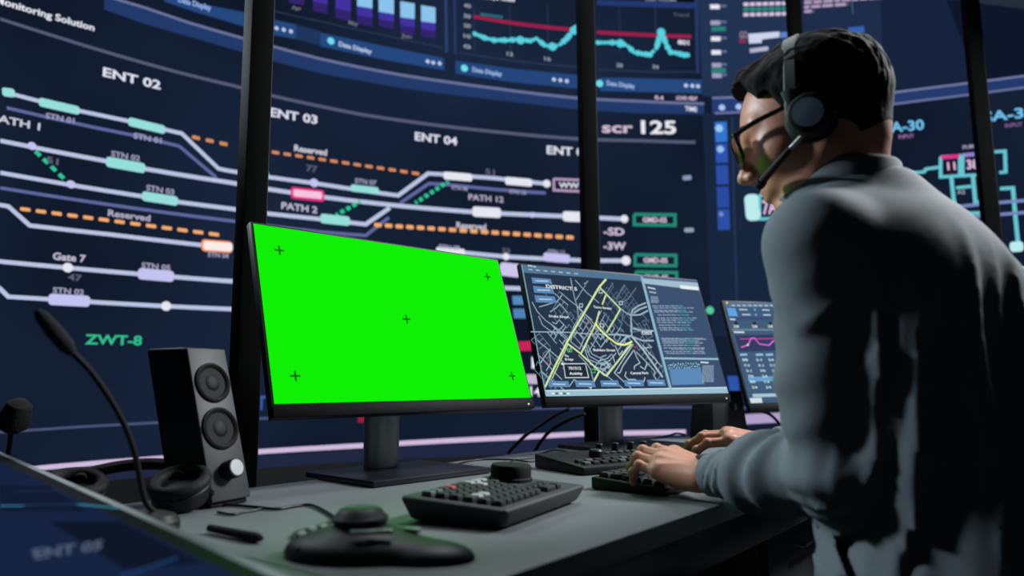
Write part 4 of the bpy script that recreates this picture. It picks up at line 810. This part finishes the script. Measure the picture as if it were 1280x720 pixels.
# --- body below the neck (worn under the shirt), arms to the wrists
fw = unit(V(-.8, .6, 0)); lf = V(-.6, -.8, 0)
Z0 = CAMZ
PV = V(.615, .915, Z0-.36); NK = V(.470, .985, Z0+.252)
SL = V(.378, .885, Z0+.168); EL = ony(1055, 590, .895); WL = ony(884, 594, 1.125)
SR = V(.585, 1.145, Z0+.165); ER = V(.66, 1.36, Z0-.10); WR_ = ony(960, 557, 1.40)
def bodysdf(X, Y, Z):
    d = cone(X, Y, Z, PV, PV+(NK-PV)*.55, .105, .10)
    d = smin(d, cone(X, Y, Z, PV+(NK-PV)*.55, NK-V(0, 0, .06), .11, .07), .05)
    for s, e, w_ in ((SL, EL, WL), (SR, ER, WR_)):
        d = smin(d, cone(X, Y, Z, NK-V(0, 0, .05), s, .05, .045), .03)
        d = smin(d, cone(X, Y, Z, s, e, .045, .036), .02); d = smin(d, cone(X, Y, Z, e, w_, .036, .0235), .012)
    for k in (-1, 1):
        hip = PV+lf*k*-.08-V(0, 0, .03); kn = hip+fw*.40+lf*k*-.05+V(0, 0, -.02); ft = V(kn[0], kn[1], .09)+fw*.03
        d = smin(d, cone(X, Y, Z, hip, kn, .07, .048), .03); d = smin(d, cone(X, Y, Z, kn, ft, .046, .032), .01)
    return d
vs, fs = surface((.05, .62, .04), (.86, 1.62, Z0+.30), .012, bodysdf); V_all.append(relax(vs, fs, 1)); F_all.append(fs)
# --- hands
def hand(W, fwd, side, upv, spec, thumb, palm, sc_, h_=.0015, lo=(-.05, -.06, -.055), hi=(.17, .075, .06)):
    """local: x along the hand, y towards the thumb, z out of the back of the hand"""
    def f(X, Y, Z):
        d = cone(X, Y, Z, (-.045, 0, -.002), (.0, 0, 0), .0235, .022); d = np.minimum(d, 9)
        k = smin(ell(X, Y, Z, (.0, 0, 0), (.030, .028, .019)), d, .01)
        for y0, x1, y1, z1 in palm: k = smin(k, cone(X, Y, Z, (.008, y0, -.001), (x1, y1, z1), .0145, .0125), .016)
        k = smin(k, ell(X, Y, Z, (.040, .022, -.010), (.034, .014, .012)), .012)      # thumb mound
        k = smin(k, ell(X, Y, Z, (.040, -.022, -.009), (.034, .012, .012)), .012)     # heel on the little finger side
        for (y0, x1, y1, z1) in palm: k = smin(k, ell(X, Y, Z, (x1, y1, z1+.005), (.010, .008, .008)), .006)   # knuckles
        for y0, x1, y1, z1 in palm: k = smin(k, cone(X, Y, Z, (.022, y0*.7, .0135), (x1-.006, y1, z1+.0105), .0016, .0020), .006)   # tendons
        for base, dy, lens, angs, r in spec:
            p = V(*base); a = 0
            for i, (L, da) in enumerate(zip(lens, angs)):
                a += da; q_ = p+V(math.cos(a)*math.cos(dy), math.sin(dy)*math.cos(a), -math.sin(a))*L
                c = cone(X, Y, Z, p, q_, r*(1-.10*i), r*(.93-.10*i)); k = smin(k, c, .0035 if i == 0 else .0022)
                if i: k = smin(k, ell(X, Y, Z, (p[0], p[1], p[2]+.0012), (r*1.06, r*1.02, r)), .002)
                p = q_
        p = V(*thumb[0]); 
        for i, (dv, L, r) in enumerate(thumb[1]):
            q_ = p+unit(V(*dv))*L; k = smin(k, cone(X, Y, Z, p, q_, r, r*.88), .006 if i == 0 else .003); p = q_
        return k
    vs, fs = surface(lo, hi, h_, f); vs = relax(vs, fs, 1, .4)
    M = np.stack([fwd, side, upv]); return W+(vs*sc_)@M, fs
def frame3(fwd, up): fwd = unit(fwd); up = unit(up-fwd*np.dot(up, fwd)); return fwd, up
palmL = [(.016, .078, .026, .004), (.006, .082, .006, .007), (-.006, .078, -.013, .005), (-.016, .069, -.030, .000)]
specL = [((.078, .027, .004), .10, (.040, .024, .019), (.10, .75, .45), .0095), ((.082, .006, .006), .03, (.045, .028, .019), (.05, .80, .50), .0098), ((.078, -.013, .004), -.04, (.041, .026, .019), (.0, .95, .55), .0092), ((.069, -.030, -.001), -.14, (.032, .019, .017), (-.12, 1.0, .55), .0082)]
thumbL = ((.020, .020, -.010), [((.7, .62, -.35), .040, .012), ((.9, .25, -.35), .030, .0105), ((.95, -.05, -.3), .022, .0095)])
# left hand: thumb side is away from the camera
fl_, ul_ = frame3(V(-.63, .73, .16), V(-.10, -.38, 1)); sl_ = np.cross(ul_, fl_)
if np.dot(sl_, lf) > 0: sl_ = -sl_
vs, fs = hand(WL, fl_, sl_, ul_, specL, thumbL, palmL, 1.02)
if np.linalg.det(np.stack([fl_, sl_, ul_])) < 0: fs = fs[:, ::-1]
V_all.append(vs); F_all.append(fs)
specR = [((.078, .027, .004), .06, (.040, .025, .020), (.25, .55, .35), .0095), ((.082, .006, .006), .02, (.045, .029, .020), (.22, .55, .4), .0098), ((.078, -.013, .004), -.03, (.041, .027, .019), (.25, .6, .4), .0092), ((.069, -.030, -.001), -.10, (.032, .020, .017), (.3, .6, .4), .0082)]
thumbR = ((.014, .022, -.012), [((.75, .55, -.40), .042, .0125), ((.97, .05, -.12), .032, .011), ((1., -.1, -.1), .024, .010)])
fr_, ur_ = frame3(V(-.90, .12, .16), V(-.05, -.30, 1)); sr_ = np.cross(ur_, fr_)
if np.dot(sr_, lf) < 0: sr_ = -sr_
vs, fs = hand(WR_, fr_, sr_, ur_, specR, thumbR, palmL, .97)
if np.linalg.det(np.stack([fr_, sr_, ur_])) < 0: fs = fs[:, ::-1]
V_all.append(vs); F_all.append(fs)
off = 0; FF = []
for v, f_ in zip(V_all, F_all): FF.append(f_+off); off += len(v)
def npmesh(name, vs, fs, mat, parent):
    me = bpy.data.meshes.new(name); vs = np.asarray(vs, np.float32); fs = np.asarray(fs, np.int32)
    me.vertices.add(len(vs)); me.vertices.foreach_set('co', vs.ravel()); me.loops.add(fs.size); me.loops.foreach_set('vertex_index', fs.ravel())
    me.polygons.add(len(fs)); me.polygons.foreach_set('loop_start', np.arange(0, fs.size, 4, dtype=np.int32)); me.polygons.foreach_set('loop_total', np.full(len(fs), 4, np.int32)); me.update(); me.validate()
    return link(name, me, mat, parent, True)
npmesh('body', np.concatenate(V_all), np.concatenate(FF), skin, man)
# --- hair
def hairsdf(X, Y, Z):
    A = np.abs(Y)
    n = noise3(X*55+7, Y*160+9, Z*55+5)*.5+noise3(X*120, Y*300, Z*120)*.3
    thick = .0025+.012*np.clip((Z-.005)/.085, 0, 1)+.006*np.clip((X-.03)/.05, 0, 1)*np.clip((Z-.06)/.03, 0, 1)
    base = ell(X, Y, Z, (-.012, 0, .036), (.100, .076, .088))
    nape = cone(X, Y, Z, (-.030, 0, -.030), (nl[0]*.4-.02, nl[1]*.4, nl[2]*.4-.03), .0565, .058)
    base = smin(base, nape, .02)
    d = base-thick-(n-.4)*.010*np.clip((Z+.02)/.08, .15, 1)
    # quiff over the forehead
    d = smin(d, cone(X, Y, Z, (.050, -.030, .108), (.056, .030, .106), .012, .012)-(n-.4)*.012, .02)
    # keep-in region: above the hairline
    front = X-(.054+.30*(Z-.070))                                # forehead edge
    front = np.where(Z > .101, X-.082, front)
    temple = np.where(Z < .060, X-(.036-.25*(.060-Z)), front)
    low = (-.048-.25*(X+.03))-Z                                  # nape line
    side = np.where((X > -.02) & (Z < .0), X+.0-.012, -1.)
    return smax(smax(d, temple, .006), smax(low, side, .005), .004)
vs, fs = surface((-.15, -.11, -.13), (.13, .11, .165), .0022, hairsdf)
npmesh('hair', np.array([HW(p) for p in relax(vs, fs, 1, .3)]), fs, hairm, man)
# eyebrows
for s in (-1, 1): MB(HO, hf_, hl, hu).tube([(.089, s*.014, .037), (.087, s*.028, .042), (.073, s*.046, .037)], [.0035, .0035, .002], 8, 6, flat=.6).build('eyebrow', hairm, man)
# --- shirt
AX = unit(NK-PV); TL = np.linalg.norm(NK-PV)
def tor(t, o=(0, 0)): return PV+AX*TL*t+fw*o[0]+lf*o[1]
tw = (fw, lf, V(0, 0, 1))
ax_t = (unit(fw-AX*np.dot(fw, AX)), lf, AX)
def shirtsdf(X, Y, Z):
    p = lambda t, o, r: ell(X, Y, Z, tor(t, o), r, ax_t)
    d = p(.62, (-.005, 0), (.135, .180, .23))
    d = smin(d, p(.28, (.0, 0), (.148, .175, .26)), .06)
    d = smin(d, p(.80, (-.035, 0), (.100, .165, .12)), .05)
    d = smin(d, p(.02, (.02, 0), (.150, .180, .16)), .05)
    d = smin(d, cone(X, Y, Z, tor(.95), SL+V(0, 0, .004), .062, .060), .05); d = smin(d, cone(X, Y, Z, tor(.95), SR+V(0, 0, .004), .062, .058), .05)
    d = smin(d, cone(X, Y, Z, tor(.90), tor(1.06), .085, .066), .03)
    # hem hanging forward under the chest
    d = smin(d, ell(X, Y, Z, tor(.08, (.115, .06)), (.055, .13, .14), ax_t), .06)
    # folds across the back and flank
    T = (X-PV[0])*AX[0]+(Y-PV[1])*AX[1]+(Z-PV[2])*AX[2]; Fv = (X-PV[0])*fw[0]+(Y-PV[1])*fw[1]; Lv = (X-PV[0])*lf[0]+(Y-PV[1])*lf[1]
    u = Lv*24+Fv*20+T*4+1.6*noise3(X*5+3, Y*5, Z*4+8); w_ = np.clip((.55-T)/.25, 0, 1)
    n = noise3(u+20, T*3.0+9, Fv*3+5); d = d-(.021*(1-np.abs(2*n-1)*1.6))*w_; n2_ = noise3(u*2.3+T*5, T*5.0+2, Fv*7+1); d = d-(.007*(1-np.abs(2*n2_-1)*1.6))*np.clip(w_*1.5, 0, 1)
    d = d-.010*(noise3(Lv*9+4, T*7+2, Fv*9+6)-.5)
    # sleeves, with folds winding round the elbow
    for s, e, w__, kk in ((SL, EL, WL, 1), (SR, ER, WR_, 2)):
        dv = e-s; L = np.linalg.norm(dv); dv = dv/L; t = ((X-s[0])*dv[0]+(Y-s[1])*dv[1]+(Z-s[2])*dv[2])
        a = cone(X, Y, Z, s, s+(e-s)*.5, .062, .060); a = smin(a, cone(X, Y, Z, s+(e-s)*.5, e, .060, .054), .02)
        wob = noise3(X*11+kk, Y*11+3, Z*11)
        g1 = noise3(t*26+wob*3.0+X*14, wob*2+5, kk+3); a = a-.0115*(1-np.abs(2*g1-1)*1.7)*np.clip((t-.03)/.14, .15, 1)
        dv2 = w__-e; L2 = np.linalg.norm(dv2); dv2 = dv2/L2; t2 = ((X-e[0])*dv2[0]+(Y-e[1])*dv2[1]+(Z-e[2])*dv2[2])
        b = cone(X, Y, Z, e, e+(w__-e)*.55, .053, .048); b = smin(b, cone(X, Y, Z, e+(w__-e)*.5, w__-dv2*.014, .047, .0285), .02); g2 = noise3(t2*46+wob*2.5+Z*12, 7, kk+9); b = b-.0072*(1-np.abs(2*g2-1)*1.7)*np.clip(1.15-t2/L2*.4, .4, 1)
        end = t2-(L2-.012); b = smax(b, end, .003)
        d = smin(d, smin(a, b, .022), .022)
    # open the neck
    qn = ((X-NB[0])*hu_[0]+(Y-NB[1])*hu_[1]+(Z-NB[2])*hu_[2])
    return smax(d, qn-.055, .006)
hu_ = unit(HW((-.02, 0, -.05))-NB)
vs, fs = surface((.10, .55, Z0-.52), (.92, 1.62, Z0+.33), .0055, shirtsdf)
npmesh('shirt', relax(vs, fs, 2), fs, shirtm, man)
# collar standing round the neck
ca = hu_; cx_ = unit(fw-ca*np.dot(fw, ca)); cy_ = np.cross(ca, cx_); cv = []; cf = []; n_ = 56
for i in range(n_+1):
    a = math.radians(22)+math.radians(316)*i/n_                    # gap at the throat
    for rr, hh in ((.074, -.018), (.066, .030), (.0635, .052), (.067, .0545), (.0715, .050), (.083, .012), (.086, .006), (.080, -.010)):
        k = 1+.12*math.cos(a); back = .022*(1-math.cos(a))/2
        cv.append(NB+cx_*(rr*.92*math.cos(a)*1.05-.002)+cy_*rr*.95*math.sin(a)*.98+ca*(hh*k+back-.004+.0))
m_ = 8
for i in range(n_):
    for k in range(m_): cf.append((i*m_+k, i*m_+(k+1) % m_, (i+1)*m_+(k+1) % m_, (i+1)*m_+k))
cf += [tuple(range(m_)), tuple(n_*m_+k for k in range(m_-1, -1, -1))]
MB().addraw(cv, cf).build('collar', shirtm, man)
for p_, dirv in ((WL, unit(WL-EL)), (WR_, unit(WR_-ER))):
    sx_ = unit(np.cross(dirv, V(0, 0, 1))); MB(p_-dirv*.030, sx_, np.cross(dirv, sx_), dirv).lathe((0, 0, 0), [(.0262, 0), (.0315, .001), (.0325, .008), (.032, .017), (.030, .0185), (.0262, .0185)], 'z', 36).build('cuff', shirtm, man)
# trousers and shoes
def trsdf(X, Y, Z):
    d = ell(X, Y, Z, PV-V(0, 0, .05), (.17, .17, .12))
    for k in (-1, 1):
        hip = PV+lf*k*-.08-V(0, 0, .03); kn = hip+fw*.40+lf*k*-.05+V(0, 0, -.02); ft = V(kn[0], kn[1], .09)+fw*.03
        d = smin(d, cone(X, Y, Z, hip, kn, .092, .066), .04); d = smin(d, cone(X, Y, Z, kn, ft, .064, .052), .02)
    d = d-.008*(noise3(X*14, Y*14, Z*14)-.5); return smax(d, -(Z-.075), .004)
vs, fs = surface((.02, .60, .03), (.90, 1.55, Z0-.20), .009, trsdf); npmesh('trousers', relax(vs, fs, 1), fs, trm, man)
for k in (-1, 1):
    hip = PV+lf*k*-.08; kn = hip+fw*.43+lf*k*-.05; q = V(kn[0], kn[1], 0)
    def shoe(X, Y, Z): return smax(smin(ell(X, Y, Z, (0, 0, .055), (.055, .042, .055)), cone(X, Y, Z, (0, 0, .038), (.16, 0, .030), .038, .030), .03), -(Z-.003), .003)
    vs, fs = surface((-.08, -.06, -.01), (.22, .06, .12), .006, shoe); npmesh('shoe', q+relax(vs, fs, 1)@np.stack([fw, -lf, V(0, 0, 1)]), fs, pbr('black_leather', (14, 13, 13), .4), man)
# --- the stool he sits on
stt = PV[2]-.155
ch = thing('office_stool', (PV[0], PV[1], 0), 'black padded swivel stool under the seated man', 'stool')
MB((PV[0], PV[1], 0)+V(0, 0, 0)).lathe((0, 0, 0), [(.17, stt-.075), (.20, stt-.065), (.205, stt-.03), (.19, stt-.008), (.0005, stt)], 'z', 44).build('seat', pbr('black_vinyl', (16, 16, 18), .5, bump=.2), ch)
MB((PV[0], PV[1], 0)).lathe((0, 0, 0), [(.030, .09), (.030, .25), (.018, .26), (.018, stt-.07), (.08, stt-.068)], 'z', 24).build('gas_column', pbr('chrome', (200, 205, 210), .15, 1.), ch)
for i in range(5):
    a = i*2*math.pi/5+.3; d_ = V(math.cos(a), math.sin(a), 0); p_ = V(PV[0], PV[1], 0)
    lg = MB().tube([p_+V(0, 0, .095), p_+d_*.14+V(0, 0, .085), p_+d_*.27+V(0, 0, .066)], [.022, .018, .014], 10, 4).build('base_arm', blk, ch)
    MB(p_+d_*.275, V(-d_[1], d_[0], 0), d_, V(0, 0, 1)).lathe((0, 0, .0272), [(.0005, -.02), (.024, -.019), (.027, -.008), (.027, .008), (.024, .019), (.0005, .02)], 'x', 24).build('castor', rub, lg)
# ------------------------------------------------------------------ glasses
gl = thing('eyeglasses', HW((.10, 0, 0)), 'black framed eyeglasses worn by the man', 'glasses')
fm = pbr('glasses_black', (10, 10, 11), .25)
def lensloop(s, x0, gap=0.): 
    P = []
    for a in np.linspace(0, 2*math.pi, 25)[:-1]:
        c, sn = math.cos(a), math.sin(a); yy = .0265*np.sign(c)*abs(c)**.55; zz = .0205*np.sign(sn)*abs(sn)**.55; y_ = s*(.034+yy)
        P.append((x0-abs(y_)**2*3.0, y_, .010+zz))
    return P
for s in (-1, 1):
    P = lensloop(s, .108); fr_m = MB(HO, hf_, hl, hu).tube(P+[P[0]], .0030, 8, 2, smoothp=False).build('lens_rim', fm, gl)
    MB(HO, hf_, hl, hu).addraw([(p[0]-.0004, p[1], p[2]) for p in P]+[(p[0]+.0004, p[1], p[2]) for p in P], [tuple(range(24)), tuple(range(47, 23, -1))]).build('lens', pbr('lens_glass', (240, 242, 245), .03, trans=1., noise=0), fr_m)
    MB(HO, hf_, hl, hu).tube([(.098, s*.0605, .026), (.060, s*.074, .026), (.0, s*.083, .022), (-.018, s*.085, .008)], [.0040, .0036, .0030, .0025], 8, 5).build('temple', fm, gl)
MB(HO, hf_, hl, hu).tube([(.107, -.009, .018), (.109, 0, .021), (.107, .009, .018)], .002, 8, 4).build('bridge', fm, gl)
# ------------------------------------------------------------------ headset
hs_ = thing('headset', HW((0, .09, 0)), 'black and grey headset with boom microphone worn by the man', 'headset')
band = []
for a in np.linspace(-math.pi/2-.02, math.pi/2+.02, 25):
    y_, z_ = .094*math.sin(a), .012+.128*math.cos(a)
    if abs(y_) > .089: y_ = math.copysign(.089+(abs(y_)-.089)*.5, y_)
    band.append((.024-.33*z_, y_, z_))
bm_ = MB(HO, hf_, hl, hu); vs = []; fs = []
for i, p in enumerate(band):
    t = unit(V(*band[min(i+1, 24)])-V(*band[max(i-1, 0)])); nrm = unit(np.cross(V(1, 0, 0), t)); wv = .0085+.003*(1 if 6 < i < 18 else 0)
    for a, b in ((-wv, 0), (-wv*.8, .0035), (wv*.8, .0035), (wv, 0), (wv*.8, -.002), (-wv*.8, -.002)): vs.append(V(*p)+V(1, 0, 0)*a-nrm*b*np.sign(np.dot(-nrm, V(p[0]-.0, p[1], p[2]-.01)) or 1)*-1)
for i in range(24):
    for k in range(6): fs.append((i*6+k, i*6+(k+1) % 6, (i+1)*6+(k+1) % 6, (i+1)*6+k))
fs += [tuple(range(6)), tuple(24*6+k for k in range(5, -1, -1))]
bm_.addraw(vs, fs).build('headband', pbr('headset_grey', (74, 82, 84), .6, 0., spec=.3), hs_)
for s in (-1, 1):
    e = MB(HO, hf_, hl*s, hu).lathe((.002, .088, -.006), [(.018, -.006), (.027, -.003), (.0295, .006), (.029, .014), (.026, .019), (.021, .0205)], 'y', 44).build('ear_cup', blk, hs_)
    MB(HO, hf_, hl*s, hu).lathe((.002, .078, -.006), [(.016, -.004), (.030, -.002), (.033, .004), (.028, .009)], 'y', 40).build('ear_cushion', pbr('pad_leather', (18, 18, 20), .7, bump=.3), e)
    if s == 1:
        MB(HO, hf_, hl, hu).lathe((.004, .1086, -.005), [(.0182, -.002), (.0192, .001), (.0005, .0014)], 'y', 40).build('ear_cup_disc', pbr('disc_blue_grey', (150, 178, 200), .45, .0), e)
        MB(HO, hf_, hl, hu).lathe((-.022, .094, -.008), [(.012, -.004), (.0135, .004), (.010, .010), (.0005, .011)], 'y', 24).build('boom_pivot', blk, e)
    MB(HO, hf_, hl*s, hu).box((.016, .0925, .024), (.014, .005, .034), .002).build('slider', pbr('headset_grey', (74, 82, 84), .6, 0., spec=.3), hs_)
be = ony(949, 231, .985)
qv = be-HO; bl_ = (qv@hf_, qv@hl, qv@hu)
s0 = (.018, .097, -.026); md = tuple(s0[i]*.5+bl_[i]*.5+(0, .010, -.002)[i] for i in range(3)); m1_ = tuple(s0[i]*.72+bl_[i]*.28+(0, .006, -.001)[i] for i in range(3))
bo = MB(HO, hf_, hl, hu).tube([s0, m1_], .0030, 12, smoothp=False).build('boom_arm', pbr('chrome_dull', (150, 152, 154), .25, .9), hs_)
MB(HO, hf_, hl, hu).tube([m1_, md, bl_], [.0038, .0045, .0060], 12, 8).build('boom_sleeve', rub, bo)
MB(HO, hf_, hl, hu).tube([tuple(np.array(bl_)+(np.array(md)-np.array(bl_))*.16), bl_, tuple(np.array(bl_)-(np.array(md)-np.array(bl_))*.10)], [.0072, .0078, .004], 14, 4).build('microphone', pbr('foam', (12, 12, 13), .95, bump=.6), hs_)
# ------------------------------------------------------------------ wristwatch
wd = unit(WL-EL); wt = thing('wristwatch', WL, 'black wristwatch on the man\'s left wrist at the shirt cuff', 'watch')
sx_ = unit(np.cross(wd, V(0, 0, 1))); sy_ = np.cross(sx_, wd)
MB(WL-wd*.004, sx_, sy_, wd).lathe((0, 0, 0), [(.0235, -.006), (.0262, -.0055), (.0262, .0055), (.0235, .006)], 'z', 36).build('strap', rub, wt)
MB(WL-wd*.004, sx_, sy_, wd).box((0, .0275, 0), (.024, .007, .026), .003).build('case', blk, wt)
# ================================================================== LIGHT, CAMERA
def area(name, loc, tgt, size, power, col, sy=None):
    l = bpy.data.lights.new(name, 'AREA'); l.energy = power; l.color = col; l.size = size
    if sy: l.shape = 'RECTANGLE'; l.size_y = sy
    o = bpy.data.objects.new(name, l); COL.objects.link(o); o.location = loc
    d = Vector([float(v) for v in tgt])-Vector(loc); o.rotation_euler = d.to_track_quat('-Z', 'Y').to_euler(); return o
area('ceiling_lamp_desk', (.2, 2.4, 3.4), (.2, 1.3, .7), 1.0, 30, (.90, .97, 1.))
area('ceiling_lamp_side', (2.3, 1.9, 2.7), (.7, 1.0, 1.0), .5, 150, (.95, .98, 1.), .7)
area('ceiling_lamp_left', (-1.7, 2.3, 2.7), (.4, 1.0, 1.1), .7, 12, (.82, .93, 1.))
sl = bpy.data.lights.new('man_fill_spot', 'SPOT'); sl.energy = 330; sl.color = (.84, .94, 1.); sl.spot_size = math.radians(24); sl.spot_blend = .6; sl.shadow_soft_size = .12  # added fill spot from the left, brightens the man's sleeve and forehead
so = bpy.data.objects.new('man_fill_spot', sl); COL.objects.link(so); so.location = (-1.9, 1.95, 2.35); so.rotation_euler = (Vector((.42, .92, 1.10))-so.location).to_track_quat('-Z', 'Y').to_euler()
w = bpy.data.worlds.new('World'); SC.world = w; w.use_nodes = True; w.node_tree.nodes['Background'].inputs[0].default_value = (.018, .024, .032, 1)
cam = bpy.data.cameras.new('camera'); co = bpy.data.objects.new('camera', cam); COL.objects.link(co)
cam.sensor_width = 36; cam.lens = 36*FOC/1280; cam.clip_start = .02
M = Matrix(((_R[0], _U[0], -_F[0], 0), (_R[1], _U[1], -_F[1], 0), (_R[2], _U[2], -_F[2], CAMZ), (0, 0, 0, 1))); co.matrix_world = M
cam.dof.use_dof = True; cam.dof.focus_distance = 1.45; cam.dof.aperture_fstop = 2.7
SC.camera = co
SC.view_settings.view_transform = 'Standard'; SC.view_settings.look = 'None'; SC.view_settings.exposure = 0; SC.view_settings.gamma = 1; SC.view_settings.use_curve_mapping = False
